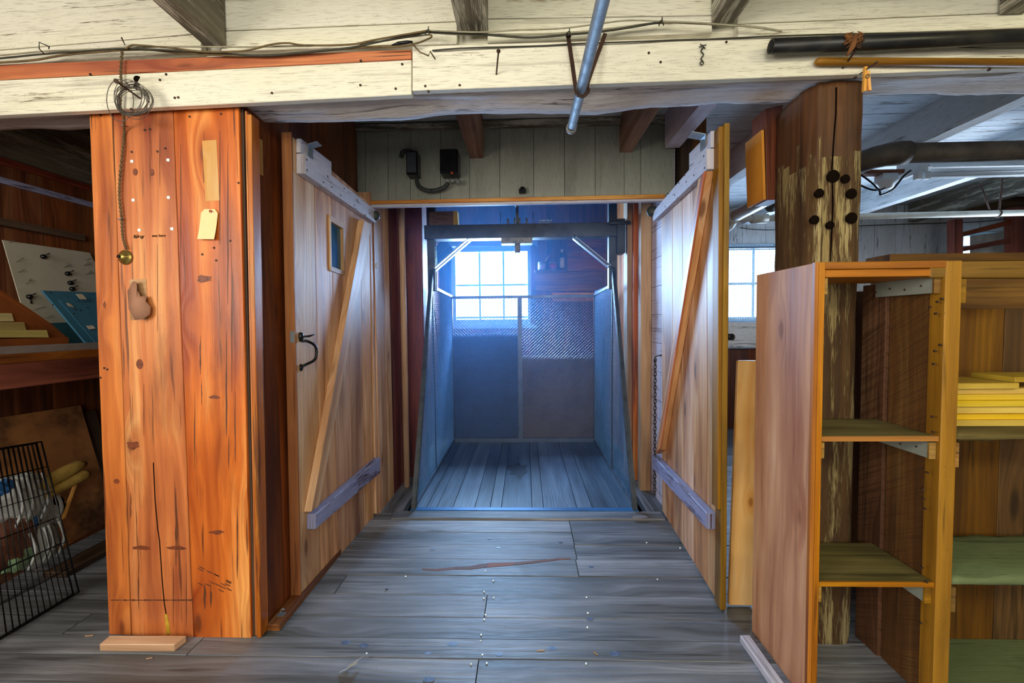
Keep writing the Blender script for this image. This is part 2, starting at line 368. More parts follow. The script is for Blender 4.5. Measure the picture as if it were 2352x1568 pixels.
M['black_pipe'] = plain('black_dusty_pipe', '#1a1b1c', .4, .1, '#3a372f', 10, .6, .1)
M['iron_brown'] = plain('rusty_nail_iron', '#4a3428', .6, .5, '#26180f', 30, .6, .2)
M['cast'] = plain('dusty_cast_iron', '#4b443a', .65, .2, '#2c2620', 8, .7, .2)
M['cable_dark'] = plain('dark_cable', '#2a2a20', .6, 0, '#4a4632', 20, .5)
M['cable_tan'] = plain('cloth_covered_cable', '#6a5632', .75, 0, '#3c3220', 25, .6, .2)
M['cable_white'] = plain('pale_cable', '#9a957c', .6, 0, '#6c6850', 20, .5)
M['wire'] = plain('grey_wire', '#6a645c', .45, .6, '#3c3430', 30, .5)
M['brass'] = plain('tarnished_brass', '#9a8546', .32, .8, '#5a4a22', 18, .6)
M['paper_tan'] = plain('yellowed_paper', '#b58a4c', .8, 0, '#9a7038', 9, .5, .1)
M['card_cream'] = plain('cream_tag_card', '#ecd9a0', .75, 0, '#dcc486', 8, .4, .05)
M['red'] = plain('red_eyelet', '#a83a24', .5)
M['leather'] = plain('brown_wrapping_paper', '#a1745a', .8, 0, '#7c5642', 10, .5, .3)
M['white_plastic'] = plain('white_plastic', '#dfe6e8', .35, 0, '#c4ccd0', 8, .3)
M['pvc'] = plain('white_pipe', '#c4c8c0', .35, 0, '#989a8c', 8, .4)
M['cardboard'] = plain('brown_cardboard', '#8b6a4e', .8, 0, '#7a5a40', 8, .4, .1)
M['yellow_card'] = plain('yellow_card_side', '#e6b41c', .6, 0, '#d09c10', 8, .4)
M['blue_metal'] = plain('blue_painted_sheet', '#3f7590', .5, .1, '#2b5670', 7, .5, .05)
M['teal_glass'] = plain('dark_teal_sheet', '#2c5660', .4, .1, '#1e3e48', 7, .5, .05)
M['board_grey'] = plain('grey_hardboard', '#b7b2a2', .7, 0, '#9c9886', 5, .5, .1)
M['stained_board'] = plain('stained_hardboard', '#a87040', .8, 0, '#3a2012', 3.2, 1.0, .2)
M['tray_brown'] = plain('rust_brown_tray', '#7d431a', .55, 0, '#5c2e10', 6, .6, .1)
M['alu'] = plain('aluminium_rule', '#a09c9c', .4, .5, '#85827f', 12, .4)
M['batting'] = plain('yellow_foam_batting', '#b89a4a', .95, 0, '#8a6420', 9, .7, .8)
M['black_wire'] = plain('black_coated_wire', '#08080a', .35)
M['bag_white'] = plain('white_plastic_bag', '#c6c8c8', .4, 0, '#8c9090', 10, .6, .6)
M['bag_blue'] = plain('blue_plastic', '#2e64a0', .4, 0, '#1e4478', 8, .5, .3)
M['bag_green'] = plain('pale_green_plastic', '#86a47c', .4, 0, '#5c7a54', 8, .5, .3)
M['bag_brown'] = plain('brown_plastic', '#6c4434', .5, 0, '#44281e', 8, .5, .3)
M['window_paint'] = plain('pale_blue_window_paint', '#a7c0cc', .5, 0, '#86a4b4', 6, .5)
M['glass'] = glassm('window_glass')
M['glass_blue'] = plain('bluish_reflecting_glass', '#3d6a86', .12, .35, '#5c8ca4', 3, .6, 0)
M['orange_card'] = plain('orange_yellow_panel', '#c98420', .6, 0, '#b06c14', 4, .5, .05)
M['box_brown'] = wood('brown_box_wood', '#4c2210', '#6e3418', '#844424', stain=.2, knot=.1, rough=.5, dirt='#2c120a')
M['rubber'] = plain('dark_rubber', '#2c332e', .6, 0, '#32383a', 10, .5)
M['rope'] = plain('brown_frayed_rope', '#7c4e26', .9, 0, '#4e2e14', 20, .7, .8)
M['dark'] = plain('black_shadow_paint', '#0a0808', .9, 0, '#14100c', 5, .5)
M['can_red'] = plain('red_can_label', '#b02038', .4, 0, '#8c1428', 8, .4)
M['can_white'] = plain('white_can_label', '#ccc4cc', .4, 0, '#9888a0', 30, .9)
M['label_cream'] = plain('cream_bottle_label', '#cdbfa6', .5)
M['slate'] = plain('grey_stone_chip', '#847e82', .8, 0, '#68646a', 20, .5, .5)
M['blue_strip'] = plain('blue_grey_metal_sill', '#3f7ab4', .35, .2, '#2c4c74', 8, .5)
M['hole'] = plain('dark_bore', '#120a06', .95, 0, '#080402', 9, .5, spec=.05)
M['chain'] = plain('dull_steel_chain', '#55504e', .4, .7, '#302c2c', 30, .5)
M['steel_pale_paint'] = plain('grey_painted_cleat', '#8f958c', .6, 0, '#72776e', 10, .5)
M['steel_grey_lt'] = plain('dusty_white_enamel', '#9c9a98', .5, 0, '#7e7a76', 6, .4)
M['shelf_olive_thick'] = wood('rough_olive_shelf', '#3c3212', '#665626', '#7e6c34', stain=.5, knot=.3, rough=.8, dirt='#1c160a', bump=.8)
M['lumber_pale'] = wood('pale_yellow_strip', '#9c8c54', '#c2b478', '#d6cc9c', stain=.1, knot=.6, rough=.6, dirt='#6a4a1c', streak=.1)
M['knot_blue'] = plain('worn_blue_knot', '#4c5c7c', .4, 0, '#8494b0', 40, .7)
M['sheet'] = plain('weathered_grey_brown_sheet', '#77706c', .5, .2, '#5a5048', 3, .7, .05)
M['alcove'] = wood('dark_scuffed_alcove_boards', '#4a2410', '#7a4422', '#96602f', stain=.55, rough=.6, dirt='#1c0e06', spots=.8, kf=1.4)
M['oil'] = plain('dark_oil_stain', '#262c3c', .5, 0, '#3a4252', 20, .6)
M['knot_brown'] = plain('brown_knot', '#7c3c1a', .5, 0, '#4a200e', 60, .8)
M['streak_dark'] = plain('dark_streak', '#5a3018', .55, 0, '#7c421e', 30, .6)
M['sheet_blue'] = plain('blue_grey_sheet', '#46608c', .5, .2, '#46546e', 3, .7, .05)
M['mesh_dark'] = plain('expanded_metal_brown', '#6a7486', .38, .3, '#5a5652', 5, .5, .05)
# ------------------------------------------------------------------ SETTING
YB, YC, YP = 1.61, 1.662, 2.84      # beam face, column face, partition with the opening
XL, XR = -2.62, 6.2
# floor: boards run across, cut to the widths seen
rows = [-3.0, -2.6, -2.2, -1.8, -1.4, -1.0, -.6, -.2, .1, .4, .68, .9, 1.05, 1.2, 1.31, 1.435]+[round(atz(1180, q, 0).y, 3) for q in (1514, 1468, 1418, 1366, 1322, 1284, 1250, 1222, 1194)]
fl = MB()
joints = {rows[i]: j for i, j in ((-5, [atz(1325, 1300, 0).x]), (-4, [atz(1322, 1268, 0).x]), (-3, [atz(1316, 1236, 0).x]), (-2, [atz(1310, 1208, 0).x]), (-6, [-.9, 1.6]), (-7, [atz(1116, 1390, 0).x]), (-8, [1.4, -1.9]), (-9, [-1.3]), (-10, [atz(1096, 1540, 0).x]), (-11, [.8]))}
for a, b in zip(rows[:-1], rows[1:]):
    js = [XL] + sorted(joints.get(a, [random.uniform(-2, -1), random.uniform(.8, 2.2)])) + [XR]
    if a in rows[-5:-1]: js = [XL, -1.5, joints[a][0], 2.0, XR]
    for x0, x1 in zip(js[:-1], js[1:]):
        o = random.uniform(-.0015, .0015)
        fl.box((x0+.002, a+.0026, -.03), (x1-.002, b-.0026, o), 0)
y = rows[-1]
while y < 5.1:
    y2 = min(y+.15, 5.12)
    for x0, x1 in ((XL, -1.12), (1.02, XR)): fl.box((x0, y+.0018, -.03), (x1, y2-.0018, random.uniform(-.0015, .0015)), 0)
    y = y2
fl.cm = 0
# side ledges beside the lift
for x0, x1 in ((-.985, -.90), (-.90, -.835)): fl.box((x0+.002, 2.84, -.06), (x1-.002, 5.1, -.012), 1)
for x0, x1 in ((.80, .86), (.86, .935)): fl.box((x0+.002, 2.84, -.06), (x1-.002, 5.1, -.012), 1)
fl.box((-1.1, rows[-1], -.06), (1.0, 2.825, -.012), 0)
struct('floor', fl, M['floor'])
sub = MB().box((XL, -3, -.09), (XR, 2.82, -.062), 0); sub.box((XL, 2.86, -.09), (-1.1, 5.1, -.032), 0); sub.box((1.0, 2.86, -.09), (XR, 5.1, -.032), 0)
struct('floor_subfloor', sub, M['dark'])
pit = MB().box((-1.1, 2.87, -.9), (1.0, 5.1, -.85)); pit.box((-1.1, 2.80, -.9), (1.0, 2.822, -.065))
pit.box((-1.02, 2.87, -.9), (-.99, 5.1, -.06)); pit.box((.94, 2.87, -.9), (.97, 5.1, -.06)); pit.box((-1.1, 5.1, -.9), (1.0, 5.15, -.0))
struct('floor_pit', pit, M['dark'])
# ceiling of pale boards (run across) above the joists
ce = MB(); y = -3.0
while y < 2.86:
    y2 = y+.235
    ce.box((XL, y+.003, 2.545), (XR, min(y2, 2.87)-.003, 2.575+random.uniform(-.001, .001)), 0); y = y2
struct('ceiling', ce, M['white_cool'])
ce = MB(); y = 2.87
while y < 5.1:
    y2 = y+.22
    for x0, x1 in ((XL, -1.1), (1.0, XR)): ce.box((x0, y+.003, 2.545), (x1, min(y2, 5.12)-.003, 2.575), 0)
    y = y2
struct('ceiling_far', ce, M['white_cool'])
struct('ceiling_shaft', MB().box((-1.1, 2.87, 3.6), (1.0, 5.2, 3.65)), M['dark'])
struct('ceiling_deck', MB().box((XL-.05, -3.05, 2.60), (XR+.05, 2.86, 2.64)).box((XL-.05, 2.86, 2.60), (-1.1, 5.2, 2.64)).box((1.0, 2.86, 2.60), (XR+.05, 5.2, 2.64)), M['dark'])
# walls behind the camera and at the sides
struct('wall_rear', MB().planks((XL, -3, 0), (XR, -3, 0), (XL, -3, 2.6), (XR, -3, 2.6), (0, -.03, 0), [i/30 for i in range(31)]), M['brown'])
struct('wall_right', MB().planks((XR, -3, 0), (XR, 5.1, 0), (XR, -3, 2.6), (XR, 5.1, 2.6), (.03, 0, 0), [i/32 for i in range(33)]), M['white_cool'])
# left wall: dark planks below, grey boards above
wl = MB(); c = []; y = -3.0
while y < 5.1: c.append(y); y += random.uniform(.17, .22)
c.append(5.1)
for a, b in zip(c[:-1], c[1:]): wl.box((XL-.03, a+.0015, 0), (XL+random.uniform(-.001, .001), b-.0015, 2.10), 2)
struct('wall_left', wl, M['brown'])
wl = MB()
for z0, z1 in ((2.105, 2.25), (2.253, 2.40), (2.403, 2.56)): wl.box((XL-.03, -3, z0), (XL+.02, 5.1, z1), 1)
struct('wall_left_upper', wl, M['joist'])
struct('trim_1', MB().box((XL, -3, 2.07), (XL+.035, 5.1, 2.10), 1), M['plum'], bevel=.002)
struct('trim_2', MB().box((XL, -3, 1.975), (XL+.012, 5.1, 2.005), 1), M['rail_blue'])
p = atx(0, 505, XL); struct('trim_3', MB().box((XL, 1.2, p.z-.03), (XL+.03, 2.52, p.z+.005), 1), M['dark_stud'])
# partition wall of the left room behind the column
struct('wall_partition_left', MB().planks((XL, 3.3, 0), (-1.12, 3.3, 0), (XL, 3.3, 2.54), (-1.12, 3.3, 2.54), (0, .03, 0), [i/9 for i in range(10)]), M['brown'])
# alcove left wall (behind the left door)
xa = at(601, 1464, YC+.01).x-.004
cuts = [0, .13, .28, .46, .62, .80, 1]
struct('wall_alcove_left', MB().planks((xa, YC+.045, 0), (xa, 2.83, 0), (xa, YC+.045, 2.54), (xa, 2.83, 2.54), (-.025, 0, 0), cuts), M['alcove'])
# shaft walls
mb = MB(); ys = [2.88, 3.0, 3.2, 3.38, 3.57, 3.78, 3.98, 4.2, 4.42, 4.65, 4.87, 5.1]
ys = [2.85, 2.93, 3.04, 3.16]+ys[3:]
for a, b in zip(ys[3:-1], ys[4:]): mb.box((-1.015, a+.0015, -.1), (-.985+random.uniform(-.002, .002), b-.0015, 3.6), 2)
struct('wall_shaft_left', mb, M['plum'])
mb = MB()
for a, b in zip(ys[:3], ys[1:4]): mb.box((-1.015, a+.0015, -.1), (-.985+random.uniform(-.002, .002), b-.0015, 3.6), 2)
struct('wall_shaft_left_front', mb, M['door'])
mb = MB(); z = -.1
while z < 3.5:
    z2 = z+.20; mb.box((.935, 2.85, z+.0015), (.965, 3.52, z2-.0015), 1); z = z2
struct('wall_shaft_right', mb, M['lilac_wall'])
mb = MB(); ys = [3.52, 3.70, 3.9, 4.1, 4.32, 4.5, 4.72, 4.93, 5.1]
for a, b in zip(ys[:-1], ys[1:]): mb.box((.93+random.uniform(-.004, .004), a+.002, -.1), (.965, b-.002, 3.6), 2)
struct('wall_shaft_right_rear', mb, M['orange'])
# back wall with window openings
YW = 5.1
w0 = at(1038, 745, YW); w1 = at(1222, 566, YW)     # shaft window opening
def vplanks(mb, x0, x1, z0, z1, y0, th, w=.19):
    n = max(1, round((x1-x0)/w)); xs = [x0+(x1-x0)*i/n for i in range(n+1)]
    for a, b in zip(xs[:-1], xs[1:]): mb.box((a+.0015, y0+random.uniform(0, .002), z0), (b-.0015, y0+th, z1), 2)
mb = MB()
vplanks(mb, -1.0, w0.x, -.1, 3.6, YW, .04); vplanks(mb, w0.x, w1.x, -.1, w0.z, YW, .04); vplanks(mb, w0.x, w1.x, w1.z, 3.6, YW, .04)
vplanks(mb, w1.x, .95, -.1, 3.6, YW, .04)
struct('wall_back', mb, M['plum'])
r0 = at(1650, 738, YW); r1 = at(1812, 563, YW)
q0 = at(2205, 586, YW); q1 = at(2332, 536, YW)
mb = MB(); zt = 2.54; zl = at(1700, 800, YW).z
vplanks(mb, .97, r0.x, zl, zt, YW, .04, .2); vplanks(mb, r0.x, r1.x, zl, r0.z, YW, .04, .2); vplanks(mb, r0.x, r1.x, r1.z, zt, YW, .04, .23)
vplanks(mb, r1.x, q0.x, zl, zt, YW, .04, .24); vplanks(mb, q0.x, q1.x, zl, q0.z, YW, .04, .2); vplanks(mb, q0.x, q1.x, q1.z, zt, YW, .04, .2); vplanks(mb, q1.x, XR, zl, zt, YW, .04, .2)
struct('wall_far', mb, M['white_cool'])
mb = MB(); vplanks(mb, .97, XR, 0, zl-.003, YW, .04, .2); struct('wall_far_lower', mb, M['plum'])
def window(name, a, b, cols, rows_, y0, bar=.02, fr=.05, depth=.05):
    f = MB(); x0, x1, z0, z1 = a.x, b.x, a.z, b.z
    f.box((x0-.02, y0-.015, z0-.02), (x0+fr, y0+depth, z1+.02), 2); f.box((x1-fr, y0-.015, z0-.02), (x1+.02, y0+depth, z1+.02), 2)
    f.box((x0+fr, y0-.015, z0-.02), (x1-fr, y0+depth, z0+fr), 0); f.box((x0+fr, y0-.015, z1-fr), (x1-fr, y0+depth, z1+.02), 0)
    mn = MB()
    for i in range(1, cols):
        x = x0+fr+(x1-x0-2*fr)*i/cols; mn.box((x-bar/2, y0+.005, z0+fr), (x+bar/2, y0+.03, z1-fr), 2)
    for t in rows_:
        z = z0+fr+(z1-z0-2*fr)*t; mn.box((x0+fr, y0+.004, z-bar/2), (x1-fr, y0+.031, z+bar/2), 0)
    gl = MB().box((x0+fr, y0+.015, z0+fr), (x1-fr, y0+.019, z1-fr))
    sill = MB().box((x0-.05, y0-.05, z0-.05), (x1+.05, y0+.01, z0-.018), 0)
    return struct(name, f, M['window_paint'], [('window_bars', mn, M['window_paint']), ('window_glass', gl, M['glass']), ('window_sill', sill, M['window_paint'])], bevel=.002)
window('window_1', w0, w1, 3, (.03, .51), YW, .022, .055)
window('window_2', r0, r1, 2, (.5,), YW, .03, .05)
window('window_3', q0, q1, 1, (.4,), YW, .02, .02)
# partition above the opening: grey vertical boards
a = at(815, 470, YP); b = at(1548, 455, YP); c_ = at(815, 283, YP); d = at(1548, 270, YP)
px = [815, 840, 893, 945, 1015, 1082, 1152, 1230, 1300, 1370, 1436, 1473, 1548]
cu = [(p-815)/(1548-815) for p in px]
mb = MB().planks(at(815, 466, YP), at(1548, 450, YP), at(815, 270, YP), at(1548, 262, YP), (0, .03, 0), cu)
struct('wall_above_opening', mb, M['panel_grey'])
struct('wall_above_opening_backing', MB().box((-1.1, YP+.035, 2.09), (1.0, YP+.07, 3.6)), M['dark'])
struct('trim_4', MB().slab(at(843, 469, YP-.02), at(1528, 455, YP-.02), at(843, 461, YP-.02), at(1528, 445, YP-.02), (0, .035, 0)), M['orange'], bevel=.002)
struct('trim_5', MB().slab(at(843, 476, YP-.02), at(1528, 461, YP-.02), at(843, 469.5, YP-.02), at(1528, 455.5, YP-.02), (0, .035, 0)), M['rail_paint'], bevel=.002)
struct('trim_6', MB().slab(at(812, 300, YP-.03), at(1548, 280, YP-.03), at(812, 286, YP-.03), at(1548, 262, YP-.03), (0, .03, 0)), M['joist'], bevel=.002)
# jambs
struct('trim_7', MB().box((-1.10, 2.80, 0), (-.99, 2.845, 2.1), 2), M['door'], bevel=.002)
# right side posts at the end of the grey panel and the outside skin of the shaft
struct('trim_8', MB().box((.985, 2.80, 0), (1.055, 2.93, 2.545), 2), M['dark_stud'], bevel=.003)
struct('trim_9', MB().box((1.06, 2.82, 0), (1.15, 2.93, 2.545), 2), M['brown'], bevel=.003)
mb = MB(); ys = [2.93+i*.2 for i in range(12)]
for a_, b_ in zip(ys[:-1], ys[1:]): mb.box((.975, a_+.002, 0), (1.0, min(b_, 5.1)-.002, 2.6), 2)
struct('wall_shaft_outer', mb, M['plum'])
# threshold board
ty0 = rows[-1]+.002
struct('trim_10', MB().hexa([Vector(p) for p in ((-.87, ty0, -.01), (-.87, ty0, .012), (-.87, 2.822, -.01), (-.87, 2.822, .012), (.875, ty0, -.01), (.875, ty0, .012), (.875, 2.822, -.01), (.875, 2.822, .012))], 0), M['floor'], bevel=.002)
# unseen dark shell added behind the boarded walls to keep daylight out of joints
sh = MB(); sh.box((XL-.08, -3.06, -.1), (XL-.04, 5.2, 2.64)); sh.box((XL-.08, -3.1, -.1), (XR+.08, -3.05, 2.64)); sh.box((XR+.05, -3.05, -.1), (XR+.09, 5.2, 2.64))
sh.box((XL, 3.34, -.1), (-1.1, 3.38, 2.6))
ya, yb = YW+.045, YW+.085
sh.box((-1.1, ya, -.1), (w0.x, yb, 3.65)); sh.box((w1.x, ya, -.1), (.99, yb, 3.65)); sh.box((w0.x, ya, -.9), (w1.x, yb, w0.z-.02)); sh.box((w0.x, ya, w1.z+.02), (w1.x, yb, 3.65))
sh.box((.99, ya, -.1), (r0.x, yb, 2.64)); sh.box((r1.x, ya, -.1), (q0.x, yb, 2.64)); sh.box((q1.x, ya, -.1), (XR+.05, yb, 2.64))
for a_, b_ in ((r0, r1), (q0, q1)): sh.box((a_.x, ya, -.1), (b_.x, yb, a_.z-.02)); sh.box((a_.x, ya, b_.z+.02), (b_.x, yb, 2.64))
sh.box((-1.1, 2.88, -.9), (-1.03, 5.15, 3.65)); sh.box((.967, 2.94, -.9), (.974, 5.15, 3.65))
struct('wall_light_shell', sh, M['dark'])
def P(*l): return [Vector(x) for x in l]
def nailhead(mb, p, n, r=.004): mb.cyl(Vector(p)-Vector(n)*.004, Vector(p)+Vector(n)*.0025, r, 8)
# ------------------------------------------------------------------ great beam over the opening
TH = Vector((0, .215, 0))
A = at(-372, 259.9, YB+.03); B = at(3800, 86.2, YB+.03); D = at(-372, 170.1, YB+.03); E = at(3800, 30.0, YB+.03)
bm_ = MB(); bm_.rough(A+Vector((0,0,-.008)), B+Vector((0,0,-.008)), D+Vector((0,0,-.008)), TH, 170, 4, 7, .022, 5, 3, bottom=1.3)
fb = []
def fboard(x0, x1, yb0, yb1, yt0, yt1, mat, t=.028, nails=(), off=0):
    m_ = MB().slab(at(x0, yb0, YB-off), at(x1, yb1, YB-off), at(x0, yt0, YB-off), at(x1, yt1, YB-off), (0, t, 0))
    return m_
fb.append(('timber', bm_, M['hewn'], {'label': 'rough hewn timber core of the beam with adzed flaking underside'}))
fb.append(('face_board', fboard(-372, 945, 282.7, 217, 202.7, 137, 0), M['white'], {'bevel': .002}))
fb.append(('face_strip', fboard(-372, 945, 201.1, 136, 161.7, 113, 0), M['orange'], {'bevel': .002, 'label': 'narrow bare reddish strip above the left white face board'}))
fb.append(('face_board', fboard(947, 3800, 208, 101.4, 106, 21.5, 0), M['white'], {'bevel': .002}))
tb_ = MB().slab(at(-370, 179, YB+.064), at(3800, 12, YB+.064), at(-370, 142, YB+.064), at(3800, -42, YB+.064), (0, .02, 0))
fb.append(('top_board', tb_, M['white'], {'bevel': .002}))
nh = MB()
for (x, y) in ((208,171),(382,171),(302,251),(368,184),(402,225),(410,224),(625,214),(909,204),(924,148),(977,198),(984,210),(1056,196),(828,196),(829,140),(1490,122),(1517,143),(1668,97),(1965,178),(2272,160)):
    nailhead(nh, at(x, y, YB), (0, -1, 0), .0045)
fb.append(('nail_head', nh, M['iron_brown'], {'kind': 'stuff'}))
hl = MB()
for x, y, r in ((317, 183, .013), (317, 199, .013)): hl.cyl(at(x, y, YB-.0015), at(x, y, YB+.002), r, 18)
fb.append(('bored_hole', hl, M['hole']))
ntc = MB().box(at(835, 255, YB+.04), at(915, 238, YB+.06), 0)
thing('ceiling_beam', 'long whitewashed timber beam spanning above the lift opening, with cream face boards', 'beam', fb)
# blocking boards standing between the joists above the beam
def blocking(x0, x1, yb0, yb1, yt0, yt1, mid0, mid1, label):
    a_ = MB().slab(at(x0, yb0, YB+.03), at(x1, yb1, YB+.03), at(x0, mid0, YB+.03), at(x1, mid1, YB+.03), (0, .03, 0))
    b_ = MB().slab(at(x0, mid0-2, YB+.032), at(x1, mid1-2, YB+.032), at(x0, yt0, YB+.032), at(x1, yt1, YB+.032), (0, .03, 0))
    thing('blocking_boards', label, 'boards', [('board', a_, M['white'], {'bevel': .002}), ('board', b_, M['white'], {'bevel': .002})], 'whitewashed blocking boards between the ceiling joists')
def cty(px):   # picture row of the ceiling underside in the blocking plane
    for yy in range(160, -400, -1):
        if at(px, yy, YB+.03).z > 2.543: return yy
    return -200
blocking(-365, 462, 174, 118, cty(-365), cty(462), 145, 78, 'cream blocking boards above the beam at the far left, left of the dark joist')
blocking(508, 1050, 118, 100, cty(508), cty(1050), 72, 50, 'cream blocking boards between the left joist and the short middle joist')
blocking(1120, 1636, 98, 74, cty(1120), cty(1636), 44, 36, 'cream blocking boards between the middle joist and the joist right of the pipe')
blocking(1694, 3800, 88, 4, cty(1694), cty(3800), 56, -32, 'cream blocking boards above the beam at the far right')
# joists on this side of the beam
def joist(x0p, x1p, yb, y0, y1, label, mat, group, Yp, w=None, top=2.54, xs=None):
    a_ = at(x0p, yb, Yp); b_ = at(x1p, yb, Yp); zb = (a_.z+b_.z)/2
    mb = MB().rough((a_.x, y0, zb), (a_.x, y1, zb), (a_.x, y0, top), (b_.x-a_.x, 0, 0), 40, 3, 2, .003, 6, x0p*.1, arris=0, smooth=False)
    return single('ceiling_joist', mb, mat, label, 'joist', group)
g1_ = 'ceiling joists in front of the beam'
joist(467, 510, 101, -2.9, YB+.02, 'dark weathered joist ending above the beam near the coil of wire', M['joist'], g1_, YB)
joist(1052, 1121, 71, -2.9, YB+.02, 'rough sawn joist ending above the middle of the beam', M['joist'], g1_, YB)
joist(1640, 1692, 46, -2.9, YB+.02, 'rough joist ending above the beam just right of the grey pipe', M['joist'], g1_, YB)
joist(2310, 2372, 22, -2.9, YB+.02, 'joist in the top right corner above the black pipe', M['joist'], g1_, YB)
g2_ = 'ceiling joists behind the beam'
joist(1080, 1111, 364, 1.96, YP-.002, 'short tan joist ending on the grey boards above the switch boxes', M['joist_tan'], g2_, YP)
joist(1423, 1451, 351, 1.96, YP-.002, 'short tan joist ending on the grey boards right of the pipe end', M['joist_tan'], g2_, YP)
for X, lab, y1, mt in ((1.20, 'grey joist with lilac streaks above the open right door', 2.8, 'lilac_wall'), (1.62, 'grey joist seen between the right door and the old post', 5.05, 'white_cool'), (2.50, 'thick grey joist running back above the dark cast pipe', 5.05, 'white_cool'), (3.46, 'grey joist behind the tube light fixture', 5.05, 'white_cool'), (4.35, 'dark grey joist farthest to the right', 5.05, 'joist')):
    if X == 1.20: X = .93
    mb = MB().rough((X-.045, 1.95, 2.335), (X-.045, y1, 2.335), (X-.045, 1.95, 2.545), (.09, 0, 0), 40, 3, 2, .003, 6, X*3, arris=0, smooth=False)
    single('ceiling_joist', mb, M[mt], lab, 'joist', g2_)
# ------------------------------------------------------------------ boxed column at left
def colq(xt, xb): return at(xb, 1461, YC), at(xt, 252, YC)
def col_board(x0t, x1t, x0b, x1b, yb0, yb1, yt=246, off=0):
    return MB().slab(at(x0b, yb0, YC-off), at(x1b, yb1, YC-off), at(x0t, yt, YC-off), at(x1t, yt, YC-off), (0, .022, 0), 1)
parts = [('front_board', col_board(204, 257, 250, 301, 1457, 1459), M['orange'], {'bevel': .002}),
         ('front_board', col_board(258.5, 396, 302.5, 443, 1459, 1464), M['orange'], {'bevel': .002}),
         ('front_board', col_board(397.5, 548, 444.5, 577, 1464, 1470), M['orange'], {'bevel': .002})]
a_ = at(205, 246, YC); b_ = at(250, 1457, YC)
parts.append(('side_board', MB().slab(at(251, 1457, YC+.024), (b_.x, 2.3, 0), at(206, 246, YC+.024), (a_.x, 2.3, a_.z), (.022, 0, 0), 1), M['orange'], {'bevel': .002}))
parts.append(('side_board', MB().slab(at(560, 1468, YC+.03), Vector((at(570, 1468, YC+.03).x, 2.3, 0)), at(534, 246, YC+.03), Vector((at(548, 246, YC+.03).x, 2.3, 2.1)), (-.02, 0, 0), 1), M['brown'], {'bevel': .002}))
# crack in the lower middle board, paler patches left by things once fixed there
ck = MB(); pts = [(352, 1062), (356, 1150), (362, 1215), (366, 1240), (372, 1330), (377, 1385), (384, 1425), (386, 1458)]
for (x0, y0), (x1, y1) in zip(pts[:-1], pts[1:]):
    ck.slab(at(x1-1, y1, YC-.0006), at(x1+1.3, y1, YC-.0006), at(x0-1, y0, YC-.0006), at(x0+1.3, y0, YC-.0006), (0, .002, 0), 1)
parts.append(('crack', ck, M['hole']))
parts.append(('pale_patch', MB().slab(at(472, 462, YC-.001), at(504, 460, YC-.001), at(464, 323, YC-.001), at(497, 321, YC-.001), (0, .003, 0), 1), M['fresh_pine'], {'label': 'pale unfaded rectangle on the right board'}))
pl = [at(297, 642, YC-.001), at(336, 640, YC-.001), at(340, 733, YC-.001), at(299, 735, YC-.001)]
parts.append(('pale_patch', MB().prism(pl, (0, .003, 0)), M['pale_wood'], {'label': 'pale rectangle behind the hanging brown scrap'}))
sp_ = [at(378, 1410, YC-.001), at(383, 1410, YC-.001), at(389, 1435, YC-.001), at(391, 1456, YC-.001), at(382, 1456, YC-.001)]
parts.append(('splinter_mark', MB().prism(sp_, (0, .003, 0)), M['lumber'], {'label': 'fresh yellow splinter mark at the foot'}))
nh = MB()
for x, y in ((333,299),(345,297),(303,349),(362,348),(380,341),(232,265),(326,546),(465,584),(492,569),(497,598),(529,553),(436,268),(508,262),(548,420),(231,867),(240,845),(247,848),(312,545)): nailhead(nh, at(x, y, YC), (0,-1,0), .0042)
parts.append(('nail_head', nh, M['iron_brown'], {'kind': 'stuff'}))
for x, y in ((302,370),(385,367),(305,459),(386,453),(319,528),(394,525)):
    parts.append(('tape_scrap', MB().slab(at(x-3, y+3, YC-.002), at(x+4, y+4, YC-.002), at(x-3, y-3, YC-.002), at(x+4, y-3, YC-.002), (0, .0015, 0)), M['white_plastic']))
kn = MB()
for x, y, rx, ry in ((311,395,.010,.014),(349,396,.010,.014),(321,836,.014,.020),(268,1105,.012,.010)):
    c0 = at(x, y, YC); kn.prism([c0+Vector((math.cos(t*.524)*rx, -.0008, math.sin(t*.524)*ry)) for t in range(12)], (0, .002, 0))
for x, y, rx, ry in ((306,1022,.026,.016),(470,640,.030,.014),(493,912,.022,.007),(497,1222,.030,.008),(325,1258,.040,.008),(405,1258,.040,.008),(240,700,.006,.012)):
    c0 = at(x, y, YC); kn.prism([c0+Vector((math.cos(t*.524)*rx*(1+.2*math.sin(t*2.1+x)), -.0008, math.sin(t*.524)*ry*(1+.3*math.cos(t*1.7+y)))) for t in range(12)], (0, .002, 0))
parts.append(('knot', kn, M['knot_brown']))
sk_ = MB(); rs_ = random.Random(4)
for x, y0, y1, w in ((468,300,420,4),(415,330,600,3),(505,300,560,3.5),(523,330,700,4),(532,560,900,3),(460,770,860,4),(463,870,930,3),(520,760,1000,5),(525,1000,1080,3),(447,900,1080,2.5),(540,900,1060,3),(404,1120,1300,4.5),(300,1130,1190,4),(545,1160,1330,4),(428,1290,1440,2.5),(398,1300,1440,2),(367,300,430,2),(362,560,760,2),(330,880,1000,2),(470,1340,1400,6),(484,1340,1395,5),(318,1290,1400,3)):
    n_ = 8; L_ = [at(x-w*rs_.uniform(.15, .6)*(math.sin(math.pi*(i+.4)/n_)), y0+(y1-y0)*i/(n_-1), YC-.0005) for i in range(n_)]; R_ = [at(x+w*rs_.uniform(.15, .6)*(math.sin(math.pi*(i+.4)/n_)), y0+(y1-y0)*i/(n_-1), YC-.0005) for i in range(n_)]
    sk_.prism(L_+R_[::-1], (0, .0015, 0))
